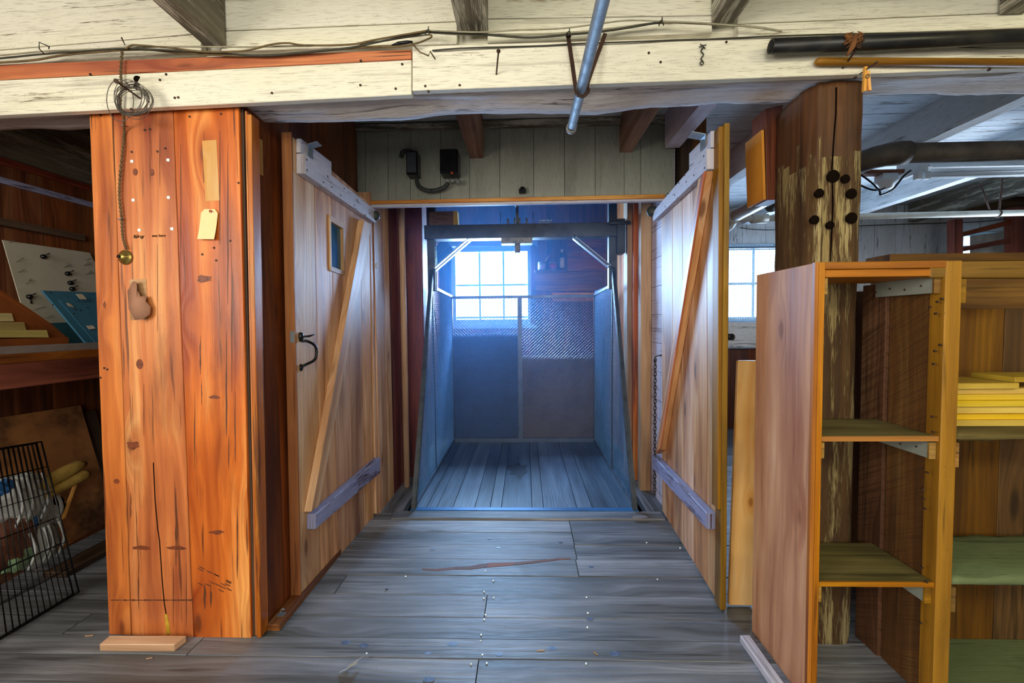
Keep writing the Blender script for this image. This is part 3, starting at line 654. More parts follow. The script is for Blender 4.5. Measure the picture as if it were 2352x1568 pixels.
for k in range(16):
    x = 455+rs_.uniform(0, 80); y = 1320+(x-455)*.35+rs_.uniform(-22, 18); sk_.prism([at(x-7, y-3, YC-.0005), at(x+6, y+3, YC-.0005), at(x+7, y+6, YC-.0005), at(x-4, y+1, YC-.0005)], (0, .0015, 0))
for k in range(20):
    x = 255+k*9.4; w = rs_.uniform(1.5, 4); sk_.prism([at(x, 1378-w*.6, YC-.0005), at(x+8.5, 1378-w*.4, YC-.0005), at(x+8.5, 1378+w*.5, YC-.0005), at(x, 1378+w*.5, YC-.0005)], (0, .0015, 0))
parts.append(('dark_stain', sk_, M['streak_dark'], {'kind': 'stuff', 'label': 'dark vertical streaks and smudges'}))
column = thing('boxed_column', 'broad orange pine plank boxing of a column, scuffed, with a cord and tag on it', 'column', parts)
for txt, x, y, s_ in (('Kilroy', 306, 546, .017), ('was here', 348, 544, .015)):
    fc = bpy.data.curves.new('pencil_writing', 'FONT'); fc.body = txt; fc.size = s_; fc.extrude = .0003; fc.shear = .3
    fo = bpy.data.objects.new('pencil_writing', fc); C.objects.link(fo); fc.materials.append(M['hole'])
    fo.parent = column; fo.location = at(x, y, YC-.0012)-column.location; fo.rotation_euler = (math.pi/2, 0, 0); fo['label'] = 'faint pencil writing "%s"' % txt
# black upright strip in the slit beside the column, and the edge board of the alcove wall
mb = MB().slab(at(581, 1467, YC+.012), at(586, 1467, YC+.012), at(552, 250, YC+.012), at(558, 250, YC+.012), (0, .03, 0), 1)
single('upright_batten', mb, M['dark_stud'], 'thin dark batten in the slit right of the boxed column', 'batten', bevel=.001)
mb = MB().slab(at(590, 1465, YC-.005), at(600, 1464, YC-.005), at(566, 262, YC-.005), at(577, 262, YC-.005), (0, .05, 0), 1)
mb.slab(at(586, 1460, YC+.01), at(591, 1460, YC+.01), at(562, 254, YC+.01), at(567, 254, YC+.01), (0, .05, 0), 1)
single('edge_board', mb, M['orange'], 'narrow orange upright edge board between column and dark alcove boards', 'board', bevel=.002)
# base block and sill block
mb = MB().hexa([(atz(228, 1479, .03)), atz(228, 1479, .03)-Vector((0,0,.028)), atz(252, 1459, .03), atz(252, 1459, .03)-Vector((0,0,.028)), atz(400, 1480, .03), atz(400, 1480, .03)-Vector((0,0,.028)), atz(428, 1459, .03), atz(428, 1459, .03)-Vector((0,0,.028))], 0)
single('wood_block', mb, M['pale_wood'], 'flat pale board lying on the floor at the foot of the boxed column', 'board', bevel=.002)
mb = MB().hexa(P(*[(x, y, z) for x in (xa+.006, xa+.062) for y in (1.70, 2.3) for z in (.001, .028)]), 1)
hk = MB().tube([Vector((xa+.035, 1.76, .027)), Vector((xa+.035, 1.76, .045)), Vector((xa+.04, 1.76, .055)), Vector((xa+.05, 1.76, .052))], .003, 8)
hk.box((xa+.02, 1.75, .0275), (xa+.05, 1.775, .031))
thing('floor_strip', 'low wooden strip on the floor below the left door with a small hook', 'wood strip', [('strip', mb, M['brown'], {'bevel': .002}), ('hook', hk, M['zinc'])])
# things on the column
def screw_eye(mb, p, d=(0, -1, 0), L=.03): mb.cyl(p, Vector(p)+Vector(d)*L, .0016, 6)
# push button on its cord
c0 = at(289, 591, YC-.001)
pb = MB().lathe(c0, (0, -1, 0), [(0, .0), (0, .028), (.003, .0285), (.006, .026), (.008, .020), (.014, .017), (.019, .012), (.022, .009), (.0221, 0)], 28)
bt = MB().lathe(c0+Vector((-.005, -.022, 0)), (-.2, -1, 0), [(0, .0055), (.006, .0055), (.0061, 0)], 14)
thing('push_button', 'round tarnished brass bell push on the orange column below the hanging cord', 'button', [('base', pb, M['brass']), ('button_cap', bt, M['black_iron'])])
def pathY(pts, Y): return [at(x, y, Y) for x, y in pts]
def smooth(pts, n=6):
    pts = [Vector(p) for p in pts]; out = []
    for i in range(len(pts)-1):
        p0 = pts[max(i-1, 0)]; p1 = pts[i]; p2 = pts[i+1]; p3 = pts[min(i+2, len(pts)-1)]
        for k in range(n):
            t = k/n; out.append(.5*((2*p1)+(p2-p0)*t+(2*p0-5*p1+4*p2-p3)*t*t+(3*p1-p0-3*p2+p3)*t**3))
    out.append(pts[-1]); return out
cdp = [(281, 113), (277, 165), (279, 200), (276, 245), (284, 268), (285, 300), (282, 340), (276, 400), (274, 450), (279, 500), (282, 545), (290, 572)]
def twist(pts, Y, r, k=.0035, turns=16, ph=0):
    s_ = smooth(pathY(pts, Y)); out = []
    for i, p in enumerate(s_):
        a = ph+i/len(s_)*turns*2*math.pi; out.append(p+Vector((math.cos(a)*k, math.sin(a)*k, 0)))
    return out
def strand(ph, k=.0030, turns=30):
    pts = [at(x, y, YB-.014 if y < 255 else (YB-.006 if y < 275 else YC-.010)) for x, y in cdp]; s_ = smooth(pts, 14)
    return [p+Vector((math.cos(ph+i/len(s_)*turns*6.283)*k, math.sin(ph+i/len(s_)*turns*6.283)*k, 0)) for i, p in enumerate(s_)]
c1 = strand(0); c2 = strand(math.pi)
st = [('staple', MB().tube([at(x-4, y, YC), at(x-4, y, YC-.016), at(x+4, y, YC-.016), at(x+4, y, YC)], .002, 6), M['zinc']) for x, y in ((282, 288), (275, 503))]
thing('bell_cord', 'twisted brown two-strand cord hanging down the orange column to the bell push', 'cord', [('strand', MB().tube(c1, .0022, 6), M['cable_tan']), ('strand', MB().tube(c2, .0022, 6), M['cable_tan'])]+st)
# coil of wire on its big nail
co = MB(); cc = at(304, 228, YB-.05)
for k in range(13):
    a0 = random.uniform(0, 6.28); R = random.uniform(.050, .062); dx = random.uniform(-.010, .012); dz = random.uniform(-.012, .010); tl = random.uniform(-.3, .3)
    pts = []
    for i in range(28):
        a = a0+i/28*2*math.pi; rr = R*(1+.03*math.sin(3*a+k)); pts.append(cc+Vector((dx+rr*math.cos(a), math.sin(a+k)*.012+tl*.01*math.cos(a), dz+rr*.92*math.sin(a))))
    co.tube(pts, .0012, 5, closed=True)
lp = [cc+Vector((-.05+.05*math.cos(a), .005, .0+.075*math.sin(a))) for a in [i/20*2*math.pi for i in range(20)]]
co.tube(lp, .0014, 5, closed=True)
single('wire_coil', co, M['wire'], 'coil of thin grey wire hung on a big nail at the left of the beam', 'wire coil')
mb = MB().cyl(at(322, 226, YB), at(268, 187, YB-.10), .0035, 8); mb.cyl(at(268, 187, YB-.098), at(267, 186, YB-.103), .008, 12)
single('large_nail', mb, M['iron_brown'], 'long thick nail slanting out of the beam, holding the wire coil', 'nail')
# tag
tg = []
for i in range(9):
    t = i/8; tg.append((lerp(at(484, 481, YC), at(480, 551, YC), t)+Vector((0, -.006-.012*t*t, 0)), lerp(.0175, .034, min(1, t*5)) if t < .2 else .034))
mb = MB(); ax = Vector((.999, 0, -.03))
for (p0, h0), (p1, h1) in zip(tg[:-1], tg[1:]):
    h0 = .020 if p0 is tg[0][0] else .033; h1 = .033
    mb.slab(p1-ax*h1, p1+ax*h1, p0-ax*h0, p0+ax*h0, (0, .0006, 0), 1)
ey = MB().ring(at(487, 486, YC)+Vector((0, -.0085, 0)), (0, 1, 0), .004, .0016, 16, 6)
nl = MB().cyl(at(487, 486, YC), at(487, 485, YC-.014), .0013, 6)
thing('paper_tag', 'cream shipping tag with a red eyelet nailed to the orange column', 'tag', [('card', mb, M['card_cream']), ('eyelet', ey, M['red']), ('nail', nl, M['iron_brown'])])
# curled scrap of brown paper, tacked
poly = [(318,646),(325,650),(327,668),(330,672),(333,681),(345,680),(347,692),(355,705),(354,722),(345,731),(328,735),(312,710),(297,668),(306,660)]
mb = MB(); base = [at(x, y, YC) for x, y in poly]; cen = sum(base, Vector())/len(base)
fr = []
for (x, y), p in zip(poly, base):
    w_ = (x-325)/30; fr.append(p+Vector((0, -.006-.016*(1-min(1, w_*w_)) - (.012 if y > 690 else 0), 0)))
b0 = len(mb.v); cf = sum(fr, Vector())/len(fr)+Vector((0, -.010, 0)); mb.v += fr+[cf]+[p+Vector((0, .001, 0)) for p in fr]+[cf+Vector((0, .001, 0))]; n_ = len(fr); rn = (.5, .5, .5)
for i in range(n_):
    j = (i+1) % n_; mb.face([b0+i, b0+j, b0+n_], [(0,0),(.1,0),(.1,.1)], rn, True); mb.face([b0+n_+1+j, b0+n_+1+i, b0+2*n_+1], [(0,0),(.1,0),(.1,.1)], rn, True); mb.face([b0+i, b0+n_+1+i, b0+n_+1+j, b0+j], [(0,0)]*4, rn)
tk = MB().lathe(at(312, 652, YC), (0, -1, 0), [(0, .002), (.010, .002), (.0102, .006), (.013, .005), (.0135, 0)], 12)
thing('paper_scrap', 'curled brown paper scrap tacked to the orange column above a pale patch', 'paper scrap', [('paper', mb, M['leather']), ('tack', tk, M['brass'])])
# yellowed note on the dark alcove wall
nx = xa+.004
q = [atx(x, y, nx) for x, y in ((581, 392), (605, 404), (579, 308), (603, 322))]
single('paper_note', MB().slab(q[0], q[1], q[2], q[3], (-.001, 0, 0), 1), M['paper_tan'], 'yellowed blank note on the dark boards left of the open left door', 'note')
# ------------------------------------------------------------------ doors
def doorpt(nearT, nearB, farT, farB, Yn, Yf):
    """returns f(s,t): s 0 near..1 far, t 0 bottom..1 top, on the door face"""
    a_, b_ = at(*nearB, Yn), at(*nearT, Yn); c_, d_ = at(*farB, Yf), at(*farT, Yf)
    return lambda s, t: lerp(lerp(a_, c_, s), lerp(b_, d_, s), t)
def inv(f, px, py):
    """door parameters under a picture point (Newton on the bilinear face)"""
    s, t = .5, .5
    for _ in range(12):
        def pr(s, t):
            v = MR.transposed() @ (f(s, t)-CAM); return Vector((1176+F*v.x/-v.z, 784-F*v.y/-v.z))
        p = pr(s, t); e = Vector((px, py))-p; ds = (pr(s+1e-3, t)-p)/1e-3; dt = (pr(s, t+1e-3)-p)/1e-3
        det = ds.x*dt.y-ds.y*dt.x; s += (e.x*dt.y-e.y*dt.x)/det; t += (ds.x*e.y-ds.y*e.x)/det
    return s, t
def door_quad(f, q, n, t0, t1, g=None):
    """q = four picture points (bl, br, tl, tr); slab from height t0 to t1 off the face along n"""
    pts = [f(*inv(f, x, y))+n*t1 for x, y in q]; return MB().slab(*pts, -n*(t1-t0), g)
# left door
fL = doorpt((670, 312), (691, 1383), (848, 466), (858, 1190), 1.905, 2.765)
nL = Vector((1, 0, 0)); TL = .028
def hole_planks(f, n, cuts, hole, th):
    mb = MB(); s0, s1, t0, t1 = hole
    for a, b in zip(cuts[:-1], cuts[1:]):
        segs = [(0, 1)]
        if b > s0+1e-4 and a < s1-1e-4: segs = [(0, t0), (t1, 1)]
        o = n*random.uniform(-.001, .001)
        xs = [a, b]
        if segs[0] != (0, 1):
            if a < s0 < b: xs = [a, s0, b]
            if a < s1 < b: xs = sorted(set(xs+[s1]))
        rn = (random.random(), random.random(), random.random())
        for x0, x1 in zip(xs[:-1], xs[1:]):
            mid = (x0+x1)/2; sg = segs if s0 < mid < s1 else [(0, 1)]
            ea = .0016 if x0 == a else 0; eb = .0016 if x1 == b else 0
            for u, w_ in sg: mb.slab(f(x0+ea, u)+o, f(x1-eb, u)+o, f(x0+ea, w_)+o, f(x1-eb, w_)+o, -n*th, 1, rn)
    return mb
h0 = inv(fL, 757, 615); h1 = inv(fL, 791, 520)
hole = (h0[0], inv(fL, 790, 600)[0], inv(fL, 790, 628)[1], inv(fL, 757, 502)[1])
cl = [0]+[inv(fL, x, 800)[0] for x in (729, 767, 803, 832)]+[1]
lw = hole_planks(fL, nL, cl, hole, TL)
s0, s1, t0, t1 = hole
wf = MB()
for (a, b, c_, d_) in ((s0-.004, s0+.016, t0, t1), (s1-.016, s1+.004, t0, t1), (s0, s1, t0-.006, t0+.006), (s0, s1, t1-.006, t1+.008)):
    wf.slab(fL(a, c_)+nL*.006, fL(b, c_)+nL*.006, fL(a, d_)+nL*.006, fL(b, d_)+nL*.006, -nL*(TL+.010))
pane = MB().slab(fL(s0, t0)-nL*.012, fL(s1, t0)-nL*.012, fL(s0, t1)-nL*.012, fL(s1, t1)-nL*.012, -nL*.003)
parts = [('planks', lw, M['door'], {'bevel': .0015}),
 ('top_rail', door_quad(fL, ((680, 398), (849, 512), (680, 352), (849, 483)), nL, 0, .040, 0), M['rail_paint'], {'bevel': .003, 'label': 'top rail in worn pale paint'}),
 ('upper_batten', door_quad(fL, ((680, 350), (752, 402), (680, 318), (752, 372)), nL, 0, .022, 0), M['rail_paint'], {'bevel': .002}),
 ('brace', door_quad(fL, ((697, 1176), (716, 1162), (822, 505), (841, 515)), nL, 0, .036, 1), M['door'], {'bevel': .003}),
 ('bottom_rail', door_quad(fL, ((704, 1216), (859, 1086), (704, 1181), (859, 1050)), nL, 0, .042, 0), M['rail_blue'], {'bevel': .004, 'label': 'bottom rail in worn violet blue paint'}),
 ('edge_strip', MB().slab(fL(-.012, 0)+nL*.004, fL(0, 0)+nL*.004, fL(-.012, 1.006)+nL*.004, fL(0, 1.006)+nL*.004, -nL*.045, 1), M['ply_edge'], {'bevel': .002}),
 ('window_frame', wf, M['pale_wood'], {'bevel': .001}, [('pane', pane, M['glass_blue'])])]
def on(f, n, px, py, off): return f(*inv(f, px, py))+n*off
hd = MB(); pth = [on(fL, nL, 689, 783, .006), on(fL, nL, 692, 784, .030), on(fL, nL, 700, 795, .050), on(fL, nL, 701, 815, .052), on(fL, nL, 698, 828, .046), on(fL, nL, 690, 838, .020), on(fL, nL, 689, 842, .006)]
hd.tube(smooth(pth, 5), .0065, 10)
pu = MB().tube([on(fL, nL, 689, y, .003) for y in (763, 768, 776, 784)], [.006, .013, .012, .006], 10)
pu.tube([on(fL, nL, 690, y, .003) for y in (836, 842, 848, 852)], [.005, .009, .008, .003], 10)
pu.tube([on(fL, nL, 689, 773, .01), on(fL, nL, 695, 772, .03), on(fL, nL, 702, 768, .042)], [.004, .005, .003], 8)
parts.append(('handle', hd, M['black_iron'], {'label': 'curved black pull handle'}, [('thumb_latch', pu, M['black_iron'])]))
lt = MB().slab(fL(-.014, .545)+nL*.006, fL(.002, .545)+nL*.006, fL(-.014, .570)+nL*.006, fL(.002, .570)+nL*.006, nL*.002)
lt2 = MB().slab(at(667, 787, 1.895), at(677, 787, 1.895), at(667, 760, 1.895), at(677, 760, 1.895), (0, -.003, 0))
parts.append(('latch_plate', lt2, M['zinc'], {'bevel': .001}))
def bracket(f, n, pts, tab, th=.003):
    mb = MB(); q = [on(f, n, x, y, .024) for x, y in pts]; mb.slab(q[0], q[1], q[2], q[3], n*th)
    mb.slab(q[2]+n*.0, q[3]+n*.0, q[2]+n*tab+Vector((0,0,.012)), q[3]+n*tab+Vector((0,0,.012)), Vector((0,0,th)))
    return mb
parts.append(('bracket', bracket(fL, nL, ((694, 358), (706, 366), (694, 332), (706, 342)), .045), M['zinc'], {'label': 'galvanized angle bracket at the top'}))
kb = on(fL, nL, 850, 497, .03)
parts.append(('bumper', MB().lathe(kb, (.45, -1, 0), [(0, .012), (.006, .028), (.022, .031), (.036, .027), (.042, .012), (.043, 0)], 16), M['rubber']))
def nails(f, n, pts, off):
    mb = MB()
    for x, y in pts: p = on(f, n, x, y, off); mb.cyl(p-n*.004, p+n*.0015, .0045, 8)
    return mb
parts.append(('nail_head', nails(fL, nL, ((684,367),(685,391),(734,405),(724,419),(744,430),(773,433),(765,449),(805,459),(798,472),(833,490),(824,494)), .040), M['iron_brown'], {'kind': 'stuff'}))
thing('plank_door', 'left open plank door with a small window and black pull handle', 'door', parts, 'pair of plank doors of the lift')
# cord with white oval pull hanging behind the left door
cp = MB().tube([at(851, 512, 2.86), at(853, 560, 2.86), at(855, 600, 2.86)], .0025, 6)
ov = MB().lathe(at(855, 610, 2.885), (.3, -1, 0), [(0, .012), (.003, .034), (.010, .036), (.018, .028), (.022, .012), (.0225, 0)], 20)
thing('cord_pull', 'white round cord pull hanging at the left jamb beyond the left door', 'cord pull', [('cord', cp, M['rubber']), ('pull', ov, M['white_plastic'])])
# right door
fR = doorpt((1648, 318), (1652, 1388), (1519, 470), (1521, 1172), 1.885, 2.80)
nR = Vector((-1, 0, 0))
cr_ = [0]+[inv(fR, x, 800)[0] for x in (1624, 1592, 1568, 1545)]+[1]
rw = MB()
for a, b in zip(cr_[:-1], cr_[1:]):
    o = nR*random.uniform(-.001, .001); rw.slab(fR(b-.0016, 0)+o, fR(a+.0016, 0)+o, fR(b-.0016, 1)+o, fR(a+.0016, 1)+o, -nR*.028, 1)
parts = [('planks', rw, M['door'], {'bevel': .0015}),
 ('top_rail', door_quad(fR, ((1513, 508), (1644, 388), (1513, 486), (1644, 340)), nR, 0, .038, 0), M['rail_paint'], {'bevel': .003, 'label': 'top rail in worn lilac white paint'}),
 ('upper_batten', door_quad(fR, ((1592, 390), (1644, 338), (1592, 352), (1644, 300)), nR, 0, .020, 0), M['rail_paint'], {'bevel': .002}),
 ('brace', door_quad(fR, ((1518, 1042), (1530, 1032), (1622, 410), (1641, 392)), nR, 0, .036, 1), M['door'], {'bevel': .003}),
 ('brace_strip', door_quad(fR, ((1524, 1038), (1532, 1030), (1634, 400), (1642, 392)), nR, .036, .044, 1), M['orange'], {'bevel': .002}),
 ('bottom_rail', door_quad(fR, ((1513, 1076), (1645, 1216), (1513, 1044), (1645, 1178)), nR, 0, .042, 0), M['rail_blue'], {'bevel': .004, 'label': 'bottom rail in worn violet blue paint'})]
eb = MB().slab(at(1648, 1170, 1.855), at(1661, 1170, 1.855), at(1652, 290, 1.855), at(1664, 290, 1.855), (0, .06, 0), 1)
eb2 = MB().slab(at(1655, 1401, 1.845), at(1668, 1401, 1.845), at(1664.5, 282, 1.845), at(1677, 282, 1.845), (0, .06, 0), 1)
parts += [('edge_strip', eb, M['yellow_frame'], {'bevel': .002}), ('edge_strip', eb2, M['yellow_frame'], {'bevel': .002})]
parts.append(('bracket', bracket(fR, nR, ((1622, 348), (1634, 335), (1622, 322), (1634, 308)), .06), M['zinc'], {'label': 'galvanized angle bracket at the top'}))
kb = on(fR, nR, 1510, 487, .03)
parts.append(('bumper', MB().lathe(kb, (-.45, -1, 0), [(0, .014), (.008, .032), (.028, .036), (.046, .030), (.054, .014), (.055, 0)], 16), M['rubber']))
lr = MB().slab(at(1668, 781, 1.86), at(1684, 781, 1.86), at(1668, 766, 1.86), at(1684, 766, 1.86), (0, -.004, 0)); lr.ring(at(1681, 774, 1.855), (0, 1, 0), .010, .0035, 16, 6)
parts.append(('latch_eye', lr, M['black_iron']))
parts.append(('nail_head', nails(fR, nR, ((1637,358),(1639,385),(1591,402),(1613,402),(1577,420),(1594,417),(1549,444),(1566,448),(1527,470),(1543,474)), .038), M['iron_brown'], {'kind': 'stuff'}))
thing('plank_door', 'right open plank door with a diagonal brace and no window', 'door', parts, 'pair of plank doors of the lift')
# ------------------------------------------------------------------ goods lift
X0, X1, Yf, Ym, Yr = -.775, .735, 2.845, 3.58, 4.50
pxs = [935, 969, 993, 1032, 1084, 1120, 1147, 1219, 1246, 1324, 1360, 1423, 1463]
xs = [X0+(p-935)/(1463-935)*(X1-X0) for p in pxs]
pf = MB()
for a, b in zip(xs[:-1], xs[1:]): pf.box((a+.0015, Yf+.026, -.01), (b-.0015, Yr, .012+random.uniform(-.001, .001)), 1)
sl = MB().box((X0, Yf-.018, -.04), (X1, Yf+.024, .016), 0)
ZU = 1.54
def strand_mesh(mb, O, U, V, inside, cw=.034, ch=.016, w=.0028):
    """expanded metal: zigzag strands in the plane O + u*U + v*V (metres)"""
    N = U.cross(V).normalized(); us = [p[0] for p in inside[1]]; vs_ = [p[1] for p in inside[1]]
    u0, u1, v0, v1 = min(us), max(us), min(vs_), max(vs_)
    nu = int((u1-u0)/cw*2); nv = int((v1-v0)/ch)
    rn = (.5, .5, .5)
    def pt(i, j, o): return O+U*(u0+(i)*cw/2)+V*(v0+(j+.5*((i+j) % 2 == 0)*1.0)*ch)+N*o
    for j in range(nv):
        for i in range(nu):
            u = u0+(i+.5)*cw/2; v = v0+(j+.25)*ch
            if not inside[0](u, v): continue
            up = (i % 2 == 0)
            va, vb = (0, .92) if up else (.92, 0)
            if j % 2: va, vb = vb, va
            a = O+U*(u0+i*cw/2)+V*(v0+(j+va)*ch); b = O+U*(u0+(i+1)*cw/2)+V*(v0+(j+vb)*ch)
            k = len(mb.v); d = V*w
            mb.v += [a-d+N*.001, a+d-N*.001, b+d-N*.001, b-d+N*.001, a+N*.0025, b+N*.0025]
            mb.face([k, k+1, k+2, k+3], [(0,0)]*4, rn); mb.face([k+3, k+5, k+4, k], [(0,0)]*4, rn); mb.face([k+1, k+4, k+5, k+2], [(0,0)]*4, rn)
def side(X, sg, lab):
    top = 1.70
    def ins(u, v):      # u = depth from front edge, v = height
        if v < 0: return False
        if u < Ym-Yf: return v < u/(Ym-Yf)*top-.02
        return v < ZU
    mb = MB(); strand_mesh(mb, Vector((X, Yf, .03)), Vector((0, 1, 0)), Vector((0, 0, 1)), (ins, [(0.03, 0), (Yr-Yf, top)]))
    fr_ = MB(); r = .016
    fr_.beam((X, Yf, .0), (X, Ym-.02, top), .035, .014, (0, -1, .5)); 
    fr_.beam((X+sg*.012, Yf, .0), (X+sg*.012, Ym-.02, top), .006, .045, (0, -1, .5))
    rl = MB().beam((X, Ym, ZU+.012), (X, Yr, ZU-.01), .022, .022)
    rl.beam((X, Yf+.05, .025), (X, Yr, .025), .025, .03); rl.beam((X, Yr-.012, 0), (X, Yr-.012, ZU), .022, .022, (0, 1, 0))
    ti = MB().beam((X-sg*.008, Ym+.02, 1.5), (X-sg*.008, Yr-.25, .1), .008, .008, (0, 1, 0))
    return [('side_mesh', mb, M['mesh']), ('slanted_bar', fr_, M['steel_dark'], {'label': 'dark slanted front bar'}), ('side_rail', rl, M['steel_grey']), ('tie_rod', ti, M['steel_dark'])]
stn = MB(); c0 = atz(1190, 1080, .0135); stn.prism([c0+Vector((math.cos(t*.2094)*.075*(1+.9*noise.noise(Vector((t*.35, 2.2, 0)))), math.sin(t*.2094)*.17*(1+.9*noise.noise(Vector((t*.35, 7.7, 0)))), 0)) for t in range(30)], (0, 0, .001))
parts = [('platform', pf, M['platform'], {'bevel': .001}, [('oil_stain', stn, M['oil'])]), ('front_sill', sl, M['blue_strip'], {'label': 'blue grey metal front edge'})]
parts += side(X0+.02, 1, 'left'); parts += side(X1-.02, -1, 'right')
bmh = MB(); strand_mesh(bmh, Vector((X0+.03, Yr, .03)), Vector((1, 0, 0)), Vector((0, 0, 1)), (lambda u, v: True, [(0, 0), (X1-X0-.06, ZU-.05)]))
bf = MB().beam((X0+.02, Yr, ZU-.02), (X1-.02, Yr, ZU-.02), .025, .028); bf.beam((X0+.02, Yr, .03), (X1-.02, Yr, .03), .03, .05)
cx = at(1195, 850, Yr).x; bf.beam((cx, Yr-.005, .03), (cx, Yr-.005, ZU-.03), .045, .016, (0, 1, 0))
parts += [('rear_mesh', bmh, M['mesh_dark']), ('rear_frame', bf, M['steel_grey'])]
# solid lower sheet behind the mesh
sh2_ = MB().box((X0+.03, Yr+.02, .03), (cx-.011, Yr+.026, at(1100, 766, Yr).z)); parts.append(('rear_sheet', sh2_, M['sheet_blue'], {'label': 'blue grey sheet lining the left of the rear'})); sh_ = MB().box((cx-.01, Yr+.02, .03), (X1-.03, Yr+.026, at(1280, 816, Yr).z))
parts.append(('rear_sheet', sh_, M['sheet'], {'label': 'smooth brown grey sheet lining the lower right of the rear'}))
# uprights, crosshead and knee braces
zc = at(1200, 533, Ym).z
for X, sg in ((X0+.02, 1), (X1-.02, -1)):
    up = MB().box((X-.035, Ym-.03, 1.52), (X-.028, Ym+.03, 2.9), 2); up.box((X-.028, Ym-.03, 1.52), (X+.03, Ym-.024, 2.9), 2); up.box((X-.028, Ym+.024, 1.52), (X+.03, Ym+.03, 2.9), 2); up.box((X-.008, Ym-.008, 0), (X+.004, Ym+.008, 1.55), 2)
    parts.append(('upright', up, M['steel_dark'], {'bevel': .001}))
    q0_ = Vector((X+sg*.02, Ym-.035, 1.70)); q1_ = Vector((X+sg*.32, Ym-.035, zc-.04))
    parts.append(('knee_brace', MB().beam(q0_, q1_, .006, .05, (0, -1, 0)).beam(q0_+Vector((0, .03, -.02)), q1_+Vector((0, .03, -.02)), .05, .006, (0, 0, 1)), M['steel_pale'], {'label': 'pale angle iron knee brace'}))
ch = MB().box((X0-.03, Ym-.06, zc-.055), (X1+.03, Ym-.052, zc+.055), 0); ch.box((X0-.03, Ym-.052, zc+.047), (X1+.03, Ym+.06, zc+.055), 0); ch.box((X0-.03, Ym-.052, zc-.055), (X1+.03, Ym+.06, zc-.047), 0)
parts.append(('crosshead', ch, M['steel_dark'], {'bevel': .001}))
# hitch gear at the middle of the crosshead
hx = at(1188, 500, Ym).x; hi_ = MB()
hi_.cyl((hx, Ym, zc+.05), (hx, Ym, zc+.20), .012, 12); hi_.lathe((hx, Ym, zc+.20), (0,0,1), [(0, .010), (.02, .024), (.05, .030), (.08, .022), (.10, .008)], 14)
for dx in (-.075, -.02, .02, .075): hi_.cyl((hx+dx, Ym-.05, zc+.055), (hx+dx, Ym-.05, zc+.10), .007, 8)
hi_.cyl((hx, Ym, zc+.3), (hx, Ym, 3.5), .006, 8)
hi_.box((hx-.13, Ym-.06, zc-.10), (hx+.12, Ym+.04, zc-.055)); hi_.cyl((hx, Ym-.02, zc-.17), (hx, Ym-.02, zc-.10), .022, 12)
parts.append(('cable_hitch', hi_, M['galv'], {'label': 'shiny cable hitch on the crosshead'}))
sp2 = MB(); xs0 = at(1240, 512, Ym).x
for k in range(10): sp2.ring((xs0+k*.0105, Ym-.04, zc+.075), (1, 0, .15), .012, .0028, 12, 5)
parts.append(('spring', sp2, M['galv']))
for x in (1150, 1225): 
    p = at(x, 500, Ym-.05); parts.append(('clip', MB().tube([p+Vector((-.03, 0, -.06)), p+Vector((0, 0, -.06)), p+Vector((0, 0, .04))], .003, 6), M['zinc']))
gs = MB(); p = at(1424, 545, Ym-.05); gs.box((p.x-.03, Ym-.09, p.z-.13), (p.x+.035, Ym+.03, p.z+.14)); gs.cyl((p.x-.10, Ym-.10, zc+.04), (p.x+.07, Ym-.10, zc+.04), .014, 10)
parts.append(('guide_shoe', gs, M['steel_dark'], {'bevel': .004, 'label': 'dark guide shoe block at the right end'}))
thing('goods_lift', 'blue grey open goods lift with a plank platform and wire mesh sides', 'lift', parts)
# guide rails on the shaft walls
for X, lab in ((-.93, 'dark wooden guide rail on the left shaft wall'), (.87, 'wooden guide rail on the right shaft wall')):
    mb = MB().box((X-.05, Ym-.06, -.05), (X+(.108 if X < 0 else .045), Ym+.07, 3.55), 2)
    single('guide_rail', mb, M['plum'] if X < 0 else M['pale_wood'], lab, 'guide rail', bevel=.003)
# cardboard box on the crosshead
a = at(987, 516, Ym-.03); b = at(1042, 484, Ym-.03); z0 = zc+.056
cb = MB().box((a.x, Ym-.05, z0), (b.x, Ym+.05, z0+(b.z-a.z)*1.02)); ys_ = MB().slab(Vector((b.x, Ym-.051, z0)), Vector((b.x+.032, Ym-.02, z0)), Vector((b.x, Ym-.051, z0+.115)), Vector((b.x+.028, Ym-.02, z0+.118)), (0, .07, 0))
ln = MB()
for k, (u0, u1) in enumerate(((.35, .6), (.3, .8), (.1, .25), (.15, .7), (.35, .75), (.15, .35))):
    zz = z0+.095-k*.014; ln.box((lerp(a.x, b.x, u0), Ym-.0515, zz), (lerp(a.x, b.x, u1), Ym-.0498, zz+.002))
thing('cardboard_box', 'small brown cardboard box with a yellow side standing on the lift crosshead', 'box', [('carton', cb, M['cardboard'], {'bevel': .001}), ('yellow_side', ys_, M['yellow_card']), ('printing', ln, M['hole'])])
# shaft fittings
pp = MB().tube([Vector((-.93, 3.32, -.05)), Vector((-.93, 3.32, 2.6))], .024, 14)
single('vertical_pole', pp, M['pale_wood'], 'pale upright pole against the left shaft wall', 'pole')
st_ = MB().box((.855, 3.24, -.05), (.932, 3.32, 3.3), 2)
single('upright_stud', st_, M['pale_wood'], 'pale squared stud standing against the right shaft wall beside the chain', 'stud', bevel=.003)
st_ = MB().box((.855, 3.46, -.05), (.925, 3.515, 3.3), 2)
single('upright_stud', st_, M['orange'], 'orange stud on the right shaft wall behind the pale stud', 'stud', bevel=.003)
